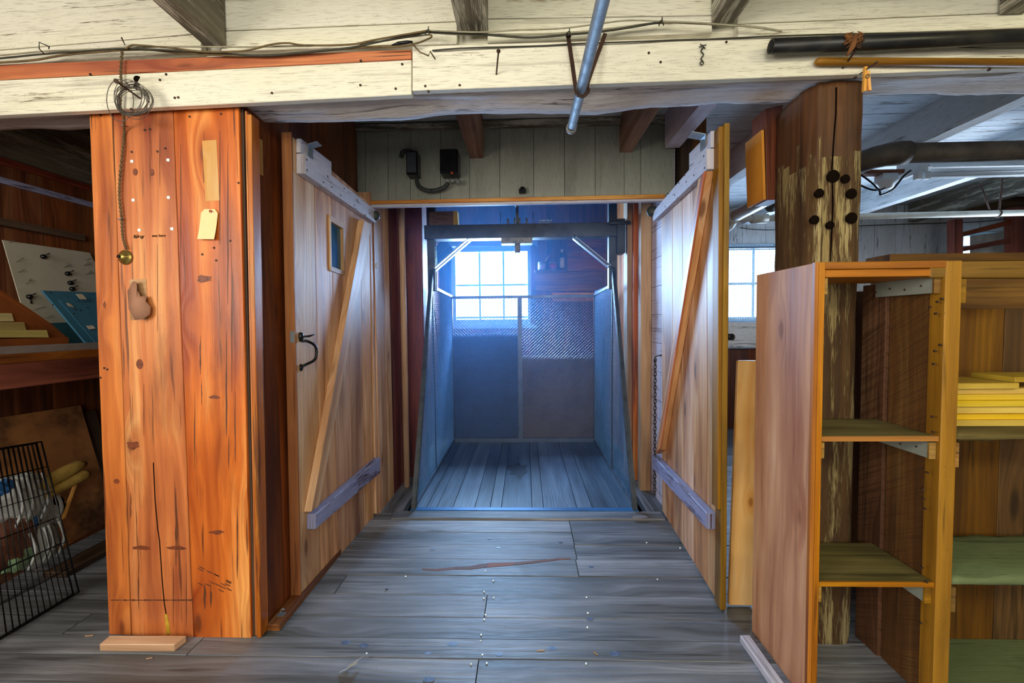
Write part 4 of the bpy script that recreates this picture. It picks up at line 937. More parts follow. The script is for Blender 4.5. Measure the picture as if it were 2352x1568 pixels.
# chain on its hook
cxp = at(1503, 820, 2.96); chn = MB(); zz = cxp.z-.02; k = 0
while zz > at(1503, 1138, 2.96).z:
    n_ = Vector((1, .2, 0)) if k % 2 else Vector((.2, -1, 0)); e = n_.cross(Vector((0,0,1))).normalized()
    pts = [Vector((.880, 2.97, zz))+e*.009*math.cos(t)+Vector((0,0,1))*.016*math.sin(t) for t in [i*math.pi/6 for i in range(12)]]
    chn.tube(pts, .0034, 5, closed=True); zz -= .0235; k += 1
hk = MB().tube([Vector((.934, 2.97, cxp.z+.01)), Vector((.90, 2.97, cxp.z+.01)), Vector((.875, 2.97, cxp.z)), Vector((.88, 2.97, cxp.z-.025)), Vector((.89, 2.97, cxp.z-.015))], .005, 8)
hk.tube([Vector((.895, 2.97, cxp.z+.01)), Vector((.915, 2.93, cxp.z+.015))], .005, 8)
single('hook', hk, M['chain'], 'iron hook in the lilac boards with the chain on it', 'hook')
single('hanging_chain', chn, M['chain'], 'dull steel chain hanging down beside the right door', 'chain')
# upper back: planks, lit ledges behind the crosshead
yb_ = YW-.02
def bk(name, x0, y0, x1, y1, mat, label, cat, Y=None, d=.03):
    Y = Y or yb_; return single(name, MB().slab(at(x0, y1, Y), at(x1, y1, Y), at(x0, y0, Y), at(x1, y0, Y), (0, d, 0)), mat, label, cat, bevel=.002)
bk('window_head_board', 1030, 553, 1235, 566, M['window_paint'], 'pale head board just above the shaft window', 'board', YW-.03)
bk('wall_plank', 1303, 548, 1395, 622, M['orange'], 'brown board right of the little shelf with the cans', 'board', YW-.02, .018)
bk('wall_plank', 1228, 624, 1392, 668, M['brown'], 'scarred dark brown board below the little shelf with the cans', 'board', YW-.03, .028)
bk('wall_plank', 1268, 672, 1392, 692, M['orange'], 'orange nailed strip just above the mesh rear rail', 'board', YW-.03, .028)
bk('window_casing', 1219, 562, 1230, 745, M['plum'], 'dark red casing board right of the shaft window', 'casing', YW-.03, .028)
bk('window_casing', 1022, 590, 1036, 745, M['dark_stud'], 'ragged casing board left of the shaft window', 'casing', YW-.03, .028)
mb = MB().slab(at(962, 605, 4.9), at(985, 640, 4.9), at(1020, 548, 4.9), at(1047, 578, 4.9), (0, .03, 0), 1)
single('diagonal_board', mb, M['dark_stud'], 'dark diagonal board behind the left knee brace', 'board', bevel=.002)
mb = MB().box((at(1228, 620, 4.98).x, 4.96, at(1228, 622, 4.98).z-.012), (at(1302, 620, 4.98).x, YW, at(1228, 620, 4.98).z), 0)
single('little_shelf', mb, M['brown'], 'narrow wooden shelf right of the shaft window holding cans', 'shelf', bevel=.002)
zs = at(1228, 620, 4.98).z
def can(px, top, mat1, label, r=.028, Y=5.02):
    p = at(px, 618, Y); h = at(px, top, Y).z-zs
    thing('paint_can', label, 'can', [('can_body', MB().lathe((p.x, Y, zs+.001), (0,0,1), [(0, r*.97), (.003, r), (h*.12, r), (h-.004, r), (h, r*.95), (h+.0005, r*.8)], 18), M['galv']), ('can_label', MB().lathe((p.x, Y, zs+h*.15), (0,0,1), [(0, r+.0012), (h*.65, r+.0012)], 18), mat1)])
can(1244, 602, M['can_white'], 'small can with a white and red label, leftmost on the little shelf', .042)
can(1270, 602, M['can_red'], 'red labelled can in the middle of the little shelf', .042)
p = at(1291, 618, 5.02); bo = MB().lathe((p.x, 5.02, zs+.001), (0,0,1), [(0, .024), (.002, .026), (.15, .026), (.17, .020), (.185, .012), (.20, .012)], 16); bc = MB().cyl((p.x, 5.02, zs+.2), (p.x, 5.02, zs+.235), .015, 12); bl = MB().lathe((p.x, 5.02, zs+.02), (0,0,1), [(0, .0272), (.12, .0272)], 16)
thing('bottle', 'tall narrow bottle with a cream label on the little shelf', 'bottle', [('bottle_body', bo, M['steel_dark']), ('bottle_cap', bc, M['label_cream']), ('bottle_label', bl, M['label_cream'])])
p = at(1251, 603, 5.02); e = at(1261, 587, 5.02)
thing('paint_brush', 'paint brush with a pale handle sticking out of the white labelled can', 'brush', [('brush_handle', MB().tube([p, lerp(p, e, .5), e], [.004, .008, .006], 8), M['pale_wood']), ('brush_tip', MB().tube([e, e+(e-p)*.25], [.007, .006], 8), M['can_red'])])
# ------------------------------------------------------------------ fittings on the grey boards
YQ = YP-.004
a = at(942, 412, YQ); b = at(966, 358, YQ)
g = [('box_body', MB().box((a.x, YQ-.09, a.z), (b.x, YQ, b.z)), M['black_iron'], {'bevel': .005}), ('cover', MB().box((a.x+.006, YQ-.098, a.z+.012), (b.x-.006, YQ-.0905, b.z-.012)), M['steel_dark'], {'bevel': .002})]
hs = MB().tube(smooth([at(921, 362, YQ-.03), at(924, 350, YQ-.035), at(935, 346, YQ-.04), at(948, 350, YQ-.04), at(955, 360, YQ-.04)], 5), .013, 12)
g.append(('conduit', hs, M['rubber'], {'label': 'short curved black conduit from the top'}))
thing('junction_box', 'left black electrical box on the grey boards, with a curved conduit on top', 'electrical box', g)
a = at(1018, 411, YQ); b = at(1050, 357, YQ)
g = [('box_body', MB().box((a.x, YQ-.11, a.z), (b.x+.02, YQ, b.z)), M['black_iron'], {'bevel': .006}), ('cover', MB().box((a.x+.003, YQ-.12, a.z+.004), (b.x+.017, YQ-.111, b.z-.004)), M['black_iron'], {'bevel': .003})]
p = at(1038, 397, YQ-.12); g.append(('pilot_lamp', MB().lathe((p.x, YQ-.12, p.z), (0, -1, 0), [(0, .009), (.004, .009), (.007, .005), (.0072, 0)], 14), M['red']))
fg = MB()
for x in (1028, 1040): p = at(x, 416, YQ-.06); fg.lathe((p.x, YQ-.06, p.z+.012), (0, 0, -1), [(0, .012), (.006, .016), (.014, .016), (.02, .010)], 12)
p = at(1053, 418, YQ-.06); fg.tube([p+Vector((-.01, 0, .015)), p, p+Vector((.004, 0, -.012))], .014, 10)
g.append(('cable_gland', fg, M['galv']))
thing('switch_box', 'right black switch box with a red pilot lamp on the grey boards', 'electrical box', g)
hs = MB().tube(smooth([at(957, 413, YQ-.05), at(962, 428, YQ-.05), at(980, 437, YQ-.05), at(1000, 437, YQ-.05), at(1020, 430, YQ-.05), at(1030, 420, YQ-.06)], 5), .013, 12); hs.tube([at(991, 439, YQ), at(991, 437, YQ-.07), at(991, 433, YQ-.07)], .004, 6)
single('flexible_conduit', hs, M['rubber'], 'flexible conduit looping between the two black electrical boxes', 'conduit')
p = at(1200, 440, YQ); mb = MB().box((p.x-.022, YQ-.03, p.z-.016), (p.x+.022, YQ, p.z+.012)); mb.box((p.x-.013, YQ-.036, p.z+.012), (p.x+.013, YQ, p.z+.022))
single('small_clamp', mb, M['black_iron'], 'small black metal clamp on the grey boards above the middle of the opening', 'clamp', bevel=.003)
# ------------------------------------------------------------------ pipe under the ceiling with its strap
zp = 2.06; a = atz(1395, 0, zp); b = atz(1312, 296, zp)
mb = MB().cyl((a.x+.0, -2.5, zp), (b.x, b.y, zp), .018, 20)
cpd = MB().lathe((b.x, b.y-.02, zp), (0, 1, 0), [(0, .0185), (.0, .021), (.022, .022), (.026, .020), (.027, .014), (.0275, 0)], 20)
thing('ceiling_pipe', 'grey galvanized pipe hung under the beam and running towards the viewer', 'pipe', [('pipe_run', mb, M['galv']), ('pipe_cap', cpd, M['galv'])])
s1_ = at(1305, 82, YB-.006); pr_ = Vector((a.x, YB-.10, zp)); xm = a.x+(b.x-a.x)*.5; xp_ = atz(1337, 205, zp).x; yp_ = atz(1337, 205, zp).y
sp_ = smooth([s1_, lerp(s1_, Vector((xp_-.021, yp_, zp)), .5), Vector((xp_-.021, yp_, zp)), Vector((xp_-.012, yp_, zp-.020)), Vector((xp_+.006, yp_, zp-.022)), Vector((xp_+.021, yp_, zp-.004)), Vector((xp_+.022, yp_+.01, zp+.03)), at(1390, 78, YB-.006)], 5)
mb = MB()
for p0_, p1_ in zip(sp_[:-1], sp_[1:]): mb.beam(p0_, p1_+(p1_-p0_)*.05, .014, .003, (0, -1, .2))
single('pipe_strap', mb, M['iron_brown'], 'rusty metal hanger strap carrying the grey pipe from the beam', 'strap')
# ------------------------------------------------------------------ cables along the beam
def cable(label, pts, r, mat, Y=YB-.012, name='electric_cable', grp='cables along the beam'):
    single(name, MB().tube(smooth([at(x, y, Y-.004*math.sin(i*1.7)) for i, (x, y) in enumerate(pts)], 5), r, 7), mat, label, 'cable', grp)
cable('lowest tan cloth cable at the left half of the beam', [(-120, 152), (0, 144), (80, 138), (150, 126), (230, 119), (280, 115), (340, 114), (400, 120), (470, 125), (560, 128), (640, 126), (720, 119), (790, 112), (860, 107), (905, 106)], .0038, M['cable_tan'])
cable('dark cable running from the far left to the dark taped splice', [(-120, 143), (0, 134), (100, 124), (200, 117), (290, 112), (400, 116), (480, 121), (600, 128), (700, 120), (800, 110), (880, 94), (960, 78), (985, 73)], .0034, M['cable_dark'], YB-.02)
cable('pale grey cable above the others on the left of the beam', [(-120, 132), (0, 127), (100, 118), (200, 114), (300, 109), (420, 107), (540, 108), (660, 106), (780, 103), (860, 97), (930, 86), (985, 80)], .003, M['cable_white'], YB-.01)
cable('tan cable arching up from the wire tie near the left joist', [(290, 112), (300, 105), (320, 104), (400, 111), (470, 119), (560, 117), (620, 103), (660, 99), (700, 104), (800, 103), (870, 90), (985, 70)], .0032, M['cable_tan'], YB-.028)
cable('dark cable sagging between the two hooks left of the pipe', [(985, 73), (1060, 76), (1120, 80), (1200, 86), (1260, 84), (1310, 79), (1370, 74), (1440, 64), (1520, 50)], .0036, M['cable_dark'], YB-.02)
cable('pale cable from the first hook across the middle of the beam', [(985, 74), (1060, 79), (1140, 80), (1230, 79), (1300, 76), (1370, 70), (1450, 60), (1520, 52), (1580, 53), (1680, 58), (1740, 63), (1795, 72)], .0036, M['cable_white'], YB-.012)
cable('thin pale cable above the dark ones right of the middle joist', [(985, 70), (1100, 74), (1190, 69), (1280, 66), (1360, 57), (1440, 47), (1520, 49), (1600, 52), (1700, 60)], .0026, M['cable_white'], YB-.03)
cable('thin dark wire pair running right along the top of the beam face', [(993, 116), (1060, 111), (1150, 108), (1250, 105), (1330, 100), (1450, 96), (1552, 92), (1650, 89), (1780, 83), (1950, 78), (2100, 75), (2300, 69), (2480, 62)], .0026, M['cable_dark'], YB-.008)
cable('black thin wire drooping below the black pipe at the far right', [(2200, 108), (2260, 110), (2330, 111), (2480, 110)], .0022, M['cable_dark'], YB-.03)
cable('dark short cable hanging from the splice to a hook below', [(870, 108), (940, 104), (990, 86), (984, 78)], .003, M['cable_tan'], YB-.03)
mb = MB().tube([at(900, 105, YB-.02), at(915, 100, YB-.022), at(935, 97, YB-.022), at(948, 96, YB-.02)], [.003, .006, .006, .003], 8)
single('taped_splice', mb, M['black_iron'], 'black taped cable splice above the end of the red strip', 'splice', bevel=0)
# hooks, nails, ties
def nail(label, x0, y0, x1, y1, d0=0, d1=.06, r=.0026, head=.006, mat=None):
    p = at(x0, y0, YB-d0); q = at(x1, y1, YB-d1); dd = (q-p).normalized()
    mb = MB().cyl(p, q, r, 8); mb.cyl(q-dd*.001, q+dd*.003, head, 10)
    return single('nail', mb, mat or M['iron_brown'], label, 'nail')
nail('bent nail sticking out of the beam face left of the pipe', 1140, 171, 1145, 118, 0, .10, .0028, .007)
nail('long nail through the cables above the coil of wire', 287, 103, 280, 88, -.01, .05, .002, .003)
nail('nail sticking out below the black pipe, holding the yellow rod', 1935, 157, 1972, 107, 0, .085, .003, .008)
nail('nail holding the wooden clothespin at the right of the beam', 1975, 170, 2013, 144, 0, .07, .0022, .004)
mb = MB().tube([at(112, 112, YB+.01), at(113, 107, YB-.03), at(90, 97, YB-.05), at(90, 112, YB-.05), at(102, 124, YB-.03)], .002, 6)
single('wire_hook', mb, M['cable_dark'], 'bent wire hook at the far left above the red strip', 'hook')
mb = MB().tube([at(945, 98, YB-.01), at(965, 120, YB-.03), at(984, 128, YB-.05), at(988, 118, YB-.05), at(1000, 136, YB-.03)], .0025, 6)
single('wire_hook', mb, M['cable_tan'], 'bent wire hook hanging at the joint of the face boards', 'hook')
for x, y, lb in ((982, 73, 'wire tie holding the cables above the joint of the face boards'), (1519, 51, 'wire tie holding the cables right of the pipe'), (1306, 77, 'small clip holding the cables at the top of the pipe strap')):
    mb = MB().tube([at(x-5, y+8, YB-.002), at(x-5, y, YB-.035), at(x+2, y-6, YB-.036), at(x+5, y+7, YB-.002)], .0022, 6); mb.tube([at(x+2, y-12, YB-.036), at(x+2, y+2, YB-.037)], .0018, 6)
    single('cable_tie', mb, M['cable_dark'], lb, 'cable tie')
tw = MB(); pts = [at(1613+3*math.sin(i*1.1), 103+i*3.2, YB-.006-.004*math.cos(i*1.1)) for i in range(13)]; tw.tube(pts, .0022, 6); tw.tube([at(1606, 108, YB-.01), at(1622, 103, YB-.01)], .0018, 6); tw.tube([at(1608, 101, YB-.01), at(1620, 112, YB-.01)], .0018, 6); tw.ring(at(1612, 145, YB-.008), (0, 1, 0), .006, .0018, 12, 6)
single('twisted_wire', tw, M['cable_dark'], 'short twisted wire hanging on the beam face between pipe and post', 'wire')
# long things hung on the beam at right
a = at(1770, 107, YB-.05); b = at(2520, 77, YB-.05)
mb = MB().tube([a, lerp(a, b, .5), b], .0235, 20)
hb = MB().lathe(a+Vector((-.001, 0, 0)), (-1, 0, 0), [(0, .019), (.0005, .0)], 16)
thing('black_pipe', 'long dusty black pipe hung along the right part of the beam', 'pipe', [('pipe_body', mb, M['black_pipe']), ('bore', hb, M['dark'])])
a = at(1872, 142, YB-.018); b = at(2520, 145, YB-.018)
mb = MB().tube([a, a+Vector((.008, 0, 0)), a+Vector((.02, 0, 0)), b], [.006, .0125, .0135, .0135], 14)
single('wooden_rod', mb, M['yellow_frame'], 'yellow wooden rod resting on nails under the black pipe', 'rod')
mb = MB(); p = at(1958, 98, YB-.078)
for k in range(16):
    a_ = random.uniform(0, 6.28); mb.tube([p+Vector((random.uniform(-.02, .015), 0, random.uniform(-.012, .015))), p+Vector((random.uniform(-.03, .03), -.01*random.random(), random.uniform(-.005, .030))), p+Vector((random.uniform(-.035, .035), -.012*random.random(), random.uniform(-.02, .036)))], [.006, .005, .001], 5)
mb.tube([p+Vector((-.0, -.005, .01)), p+Vector((-.008, -.012, -.02)), p+Vector((-.02, -.004, -.045))], [.012, .009, .003], 8)
single('rope_knot', mb, M['rope'], 'frayed brown rope knotted around the black pipe', 'rope')
mb = MB(); YN = YB-.03
m1 = MB().slab(at(1984, 209, YN), at(1990, 208, YN), at(1987, 152, YN), at(1993, 152, YN), (0, .010, 0), 1)
m2 = MB().slab(at(1996, 207, YN), at(2002, 207, YN), at(1992, 165, YN), at(1998, 160, YN), (0, .010, 0), 1)
m3 = MB().ring(at(1993, 175, YN-.003), (0, 1, .3), .006, .0015, 12, 5)
thing('clothespin', 'wooden clothespin hanging on a nail above the old post', 'clothespin', [('jaw', m1, M['fresh_pine']), ('jaw', m2, M['fresh_pine']), ('spring', m3, M['wire'])])
# ------------------------------------------------------------------ old post at right
a = at(1884, 1478, 1.72); b = at(1966, 1478, 1.72); t_ = at(1884, 196, 1.72)
YPO = 1.66; px0, px1 = at(1884, 700, YPO).x, at(1974, 700, YPO).x; pdep = .28
zt = 2.12; prof = [(px0+.0, YPO), (px1, YPO), (px1, YPO+pdep), (px0-.02, YPO+pdep), (px0-.035, YPO+.10), (px0-.02, YPO+.02)]
mb = MB(); NZ = 110; n_ = len(prof); sub_ = 4
ring_ = []
for i in range(n_):
    for k in range(sub_): ring_.append(tuple(lerp(Vector((*prof[i], 0)), Vector((*prof[(i+1) % n_], 0)), k/sub_))[:2])
m_ = len(ring_); cpx = (px0+px1)/2; cpy = YPO+pdep/2; base = len(mb.v); per = 0; pers = []
for i in range(m_):
    pers.append(per); per += (Vector(ring_[(i+1) % m_])-Vector(ring_[i])).length
pers.append(per)
for j in range(NZ+1):
    z = zt*j/NZ
    for i, (x, y) in enumerate(ring_):
        q = Vector((x*9, y*9, z*2.5)); d = noise.fractal(q, .9, 2.1, 4)*.007; dv = Vector((x-cpx, y-cpy)).normalized()
        cor = -.010 if i % sub_ == 0 else 0
        wid = 1+.04*(z/zt)
        mb.v.append(Vector((cpx+(x-cpx)*wid+dv.x*(d+cor), y+dv.y*(d+cor), z)))
rn = (.3, .6, .45)
for j in range(NZ):
    for i in range(m_):
        i2 = (i+1) % m_; mb.cm = 1 if zt*j/NZ > 1.84+.16*noise.noise(Vector((i*.9, 3.3, j*.02)))+.05*math.sin(i*2.1) else 0
        mb.face([base+j*m_+i, base+j*m_+i2, base+(j+1)*m_+i2, base+(j+1)*m_+i], [(zt*j/NZ, pers[i]), (zt*j/NZ, pers[i+1]), (zt*(j+1)/NZ, pers[i+1]), (zt*(j+1)/NZ, pers[i])], rn, True)
mb.cm = 0
mb.face([base+NZ*m_+i for i in range(m_)], [(0, 0)]*m_, rn)
pm = mb
hl = []
for x, y, r in ((1913, 405, .023), (1941, 411, .016), (1881, 444, .017), (1955, 445, .019), (1870, 505, .017), (1955, 501, .021), (1906, 517, .015)):
    p = at(x, y, YPO-.004); hl.append(('bored_hole', MB().lathe(p+Vector((0, -.0035, 0)), (0, 1, 0), [(0, r), (.0, r*.98), (.012, r*.8), (.02, 0)], 20), M['hole']))
ck = MB(); pts = [(1922, 200), (1921, 260), (1916, 320), (1912, 385), (1914, 470), (1912, 520), (1908, 600)]
for (x0, y0), (x1, y1) in zip(pts[:-1], pts[1:]): ck.slab(at(x1-1, y1, YPO-.003), at(x1+1, y1, YPO-.003), at(x0-1, y0, YPO-.003), at(x0+1, y0, YPO-.003), (0, .01, 0), 1)
thing('timber_post', 'thick old timber post with bored holes and peeling cream paint under the beam', 'post', [('shaft', pm, (M['post'], M['post_dark'])), ('crack', ck, M['hole'])]+hl)
# capping timber, brown boards left of the post
mb = MB().slab(at(1790, 455, 1.93), at(1800, 455, 1.93), at(1757, 246, 1.93), at(1800, 240, 1.93), (0, .15, 0), 1)
bx = MB().slab(at(1762, 459, 1.94), at(1798, 458, 1.94), at(1757, 250, 1.94), at(1798, 240, 1.94), (0, .11, 0), 1)
q_ = at(1761, 458, 1.938)-Vector((.013, 0, 0)); q2_ = at(1756, 298, 1.938)-Vector((.013, 0, 0)); dd_ = Vector((0, .14, 0))
fl_ = MB().slab(q_+dd_, q_, q2_+dd_, q2_, (.011, 0, 0), 1)
thing('wall_cupboard', 'small brown cupboard fixed left of the old post with a yellow orange left side', 'cupboard', [('carcass', bx, M['box_brown'], {'bevel': .002}), ('side_panel', fl_, M['orange_card'], {'bevel': .001, 'label': 'yellow orange side panel'})])
# ------------------------------------------------------------------ open shelving at right
YS = 1.40
xl0, xl1 = .905, .932; xd0, xd1 = 1.300, 1.350; zt0 = at(1865, 603, YS).z; yb0 = 1.645
parts = []
sd = MB().box((xl0, YS+.004, 0), (xl1, 1.735, zt0-.002), 2)
parts.append(('side_panel', sd, M['ply'], {'bevel': .0015, 'label': 'reddish plywood left side'}))
ed = MB().box((xl0-.002, YS-.012, 0), (xl0+.010, YS+.003, zt0), 2); ed.box((xl0+.012, YS-.010, 0), (xl1+.003, YS+.003, zt0), 2)
parts.append(('edge_strip', ed, M['ply_edge'], {'bevel': .001}))
tp = MB().box((xl1+.003, YS-.008, zt0-.022), (xd0+.008, yb0, zt0), 0); tp.box((xl1+.003, YS-.004, zt0-.047), (xd0+.008, yb0, zt0-.0235), 0)
parts.append(('top', tp, M['ply_edge'], {'bevel': .0015}))
for yf, nm in ((1001, 'a'), (1334, 'b')):
    z = at(1990, yf, YS).z; dz = .016
    s_ = MB().box((xl1+.001, YS, z-dz), (xd0-.001, yb0, z), 0)
    parts.append(('shelf', s_, M['shelf_olive'], {'bevel': .001}, [('shelf_edge', MB().box((xl1+.001, YS-.005, z-dz), (xd0-.001, YS-.0005, z), 0), M['ply_edge'])]))
for yf, h in ((636, .052), (1017, .052), (1347, .055)):
    z = at(1990, yf, YS).z
    parts.append(('cleat', MB().box((xl1+.0005, YS+.005, z-h), (xl1+.022, yb0-.005, z), 1), M['yellow_frame'], {'bevel': .001}))
    cg = MB().box((xd0-.020, YS+.010, z-h), (xd0-.0005, yb0-.01, z), 1)
    ce_ = MB().box((xd0-.022, YS+.004, z-h-.001), (xd0-.0005, YS+.0095, z), 0)
    nh = MB()
    for k in range(4): nailhead(nh, (xd0-.020, YS+.05+k*.06, z-h*.5-.008*(k % 2)), (-1, 0, 0), .003)
    parts.append(('cleat', cg, M['steel_pale_paint'], {'bevel': .001, 'label': 'grey painted cleat'}, [('cleat_end', ce_, M['yellow_frame']), ('nail_head', nh, M['iron_brown'])]))
st_ = MB().box((xd0+.001, YS-.01, 0), (xd1, YS+.045, zt0), 2)
nh = MB()
for x, y in ((2164, 686), (2154, 693), (2137, 705), (2150, 720), (2160, 792), (2148, 806), (2145, 836), (2142, 957), (2144, 992), (2130, 1085), (2120, 1123), (2122, 1145), (2125, 1168), (2118, 1303), (2128, 1336), (2115, 1430)): nailhead(nh, at(x, y, YS-.01), (0, -1, 0), .0036)
parts.append(('middle_stile', st_, M['yellow_frame'], {'bevel': .003, 'label': 'yellow brown upright between the two bays'}, [('nail_head', nh, M['iron_brown'], {'kind': 'stuff'})]))
dv = MB().box((xd0+.006, YS+.046, 0), (xd0+.03, 1.60, zt0-.05), 2); dv.box((xd0-.004, 1.605, 0), (xd0+.03, 1.715, zt0-.05), 2)
parts.append(('divider_board', dv, M['rough_sawn'], {'bevel': .002, 'label': 'rough sawn boards closing the narrow bay'}))
bb = MB().box((xl1, 1.93, 0), (xd0+.2, 1.95, zt0-.03), 2)
# right bay
XE = 2.35
z = at(2250, 637, YS).z
parts.append(('top_rail', MB().slab(at(2138, 637, YS-.006), at(2560, 637, YS-.006), at(2138, 601, YS-.006), at(2560, 597, YS-.006), (0, .04, 0)), M['yellow_frame'], {'bevel': .003}))
bk_ = MB(); xs_ = [1.33, 1.50, 1.615, 1.80, 1.99, 2.2, XE]
for a, b in zip(xs_[:-1], xs_[1:]): bk_.box((a+.0015, 1.69+random.uniform(0, .002), 0), (b-.0015, 1.712, 1.285), 2)
parts.append(('back_boards', bk_, M['olive'], {'bevel': .001}))
bk2 = MB().box((1.36, 1.74, 1.27), (XE, 1.76, 1.45), 0)
parts.append(('upper_back_board', bk2, M['olive']))
za = at(2250, 986, YS).z; zb = at(2250, 1316, YS).z
parts.append(('shelf', MB().rough((xd1+.001, YS-.005, za-.044), (XE, YS-.005, za-.044), (xd1+.001, YS-.005, za), (0, .285, 0), 30, 3, 6, .003, 12, 4), M['shelf_olive_thick'], {'label': 'thick rough edged shelf under the yellow lumber'}))
parts.append(('shelf', MB().rough((xd1+.001, YS-.005, zb-.052), (XE, YS-.005, zb-.052), (xd1+.001, YS-.005, zb), (0, .285, 0), 30, 3, 6, .002, 12, 9), M['shelf_green'], {'label': 'thick green painted lower shelf'}))
parts.append(('bottom_board', MB().planks((xd1+.001, YS+.03, .012), (xd1+.001, 1.69, .012), (XE, YS+.03, .012), (XE, 1.69, .012), (0, 0, -.011), [0, .5, 1]), M['shelf_green']))
for yt, yb_2, x0, x1 in ((640, 697, 2176, 2198), (1017, 1074, 2163, 2181), (1350, 1406, 2147, 2168)):
    a = at(x0, yb_2, YS+.004); b = at(x1, yt, YS+.004); parts.append(('cleat', MB().box((xd1+.001, YS+.004, a.z), (xd1+.001+(b.x-a.x), 1.68, b.z), 1), M['yellow_frame'], {'bevel': .002}))
parts.append(('side_panel', MB().box((XE+.001, YS-.005, 0), (XE+.022, 1.72, zt0), 2), M['ply'], {'bevel': .001}))
parts.append(('ledge_board', MB().slab(Vector((1.352, 1.66, at(2100, 600, 1.66).z)), Vector((XE, 1.66, at(2500, 600, 1.66).z)), Vector((1.352, 1.66, at(2100, 582, 1.66).z)), Vector((XE, 1.66, at(2500, 578, 1.66).z)), (0, .12, 0)), M['olive'], {'bevel': .003}))
thing('shelf_unit', 'open wooden shelving unit with a narrow and a wide bay at the right', 'shelves', parts)
single('back_partition', MB().box((1.343, 2.06, 0), (1.75, 2.08, 1.38), 2).box((1.11, 2.06, 0), (1.34, 2.08, 1.38), 2), M['brown'], 'dark board partition standing behind the old post', 'partition')
fp_ = atz(1699, 1457, .03); fx0 = fp_.x; fy1 = fp_.y
single('floor_timber', MB().hexa([Vector(p) for p in [(x, y, z) for x in (fx0, fx0+.038) for y in (1.0, fy1) for z in (.001, .03)]], 1), M['rail_paint'], 'pale grey strip lying on the floor along the foot of the plywood side', 'wood strip', bevel=.003)
# yellow lumber on the shelf
zz = za+.0005; lys = [(2165, 962, 945), (2166, 945, 932), (2166, 931, 916), (2166, 907, 893), (2167, 892, 878), (2167, 877, 864), (2168, 862, 849)]
labs = ['lowest yellow board of the lumber stack on the right shelf', 'second yellow board from the bottom of the lumber stack', 'third yellow board from the bottom of the lumber stack, the broadest', 'fourth yellow board from the bottom of the lumber stack', 'fifth yellow board from the bottom of the lumber stack', 'second yellow board from the top of the long lumber stack', 'topmost long yellow board of the lumber stack']
hts = [.0195, .018, .024, .020, .018, .018, .019]
for k, h in enumerate(hts):
    x1 = XE-.05 if k < 6 else 1.56+.0
    if k == 6: x1 = at(2335, 850, 1.45).x
    mb = MB().box((xd1+.006+.003*(k % 3), 1.44+.006*((k*7) % 3), zz), (x1, 1.60+.004*(k % 2), zz+h), 0); zz += h+.0006
    single('lumber_board', mb, M['lumber'], labs[k], 'board', 'yellow lumber on the right shelf', bevel=.0012)
mb = MB().box((at(2328, 840, 1.5).x, 1.45, zz+.0005), (XE-.1, 1.60, zz+.018), 0)
mb = MB().box((at(2325, 840, 1.46).x, 1.45, zz), (XE-.1, 1.59, zz+.017), 0); single('lumber_board', mb, M['lumber'], 'short yellow board lying on top of the lumber stack at the right edge', 'board', 'yellow lumber on the right shelf', bevel=.0012)
# fresh pine board leaning in the gap
mb = MB().slab(at(1675, 1390, 1.88), at(1729, 1391, 1.88), at(1696, 828, 1.96), at(1740, 828, 1.96), (0, .022, 0), 1)
b_ = mb
lowz = min(v.z for v in b_.v)
for i, v in enumerate(b_.v): b_.v[i] = Vector((v.x, v.y, max(v.z, .001)))
single('pine_board', b_, M['fresh_pine'], 'fresh orange pine board standing between the right door and the plywood side', 'board', bevel=.003)
# ------------------------------------------------------------------ right back room
mb = MB(); Yp2 = 2.4; zz = at(2200, 349, Yp2).z; xe = at(2052, 349, Yp2).x; R = .050
pe = [Vector((5.6, Yp2, zz)), Vector((3.0, Yp2, zz)), Vector((xe+.06, Yp2, zz))]
mb.tube(pe, R, 24)
el = [Vector((xe+.065, Yp2, zz)), Vector((xe+.03, Yp2, zz)), Vector((xe-.02, Yp2+.02, zz)), Vector((xe-.055, Yp2+.055, zz)), Vector((xe-.07, Yp2+.11, zz)), Vector((xe-.07, Yp2+.16, zz))]
m2 = MB().tube(el, [.060, .061, .058, .057, .058, .058], 24)
m3 = MB().tube([Vector((xe-.07, Yp2+.15, zz)), Vector((xe-.07, 3.42, zz-.0))], R, 20)
thing('drain_pipe', 'thick dusty dark cast iron pipe running right from behind the post', 'pipe', [('pipe_run', mb, M['cast']), ('elbow', m2, M['cast']), ('pipe_run', m3, M['cast'])])
zz = 2.02; yy0 = 2.55
m1 = MB().tube([Vector((1.545, 2.30, zz+.01)), Vector((1.545, 3.30, zz))], .044, 22)
m2 = MB().tube([Vector((1.545, 3.26, zz)), Vector((1.545, 3.33, zz-.002)), Vector((1.545, 3.38, zz-.03)), Vector((1.50, 3.40, zz-.07)), Vector((1.42, 3.40, zz-.09))], [.052, .055, .055, .052, .052], 22)
thing('white_pipe', 'white plastic pipe slanting back beside the small cupboard', 'pipe', [('pipe_run', m1, M['pvc']), ('elbow', m2, M['pvc'])])
zz = at(2100, 493, 3.5).z; m1 = MB().tube([Vector((1.62, 3.5, zz-.01)), Vector((5.8, 3.5, zz+.01))], .023, 16)
cp2 = MB().tube([Vector((1.78, 3.5, zz-.01)), Vector((1.90, 3.5, zz-.01))], .036, 16)
hx_ = at(2292, 497, 3.5).x
thing('water_pipe', 'long thin pale pipe crossing the far room behind the post', 'pipe', [('pipe_run', m1, M['pvc']), ('coupling', cp2, M['pvc'])])
hg = MB()
for x0, y0 in ((2252, 420), (2303, 405)): hg.tube([at(x0, y0, 3.45), at(2276 if x0 < 2260 else 2294, 492, 3.5)], .006, 8)
hg.ring(Vector((hx_, 3.5, zz)), (1, 0, 0), .028, .005, 14, 6)
single('pipe_hanger', hg, M['iron_brown'], 'rusty rod hanger holding the thin pale pipe', 'hanger')
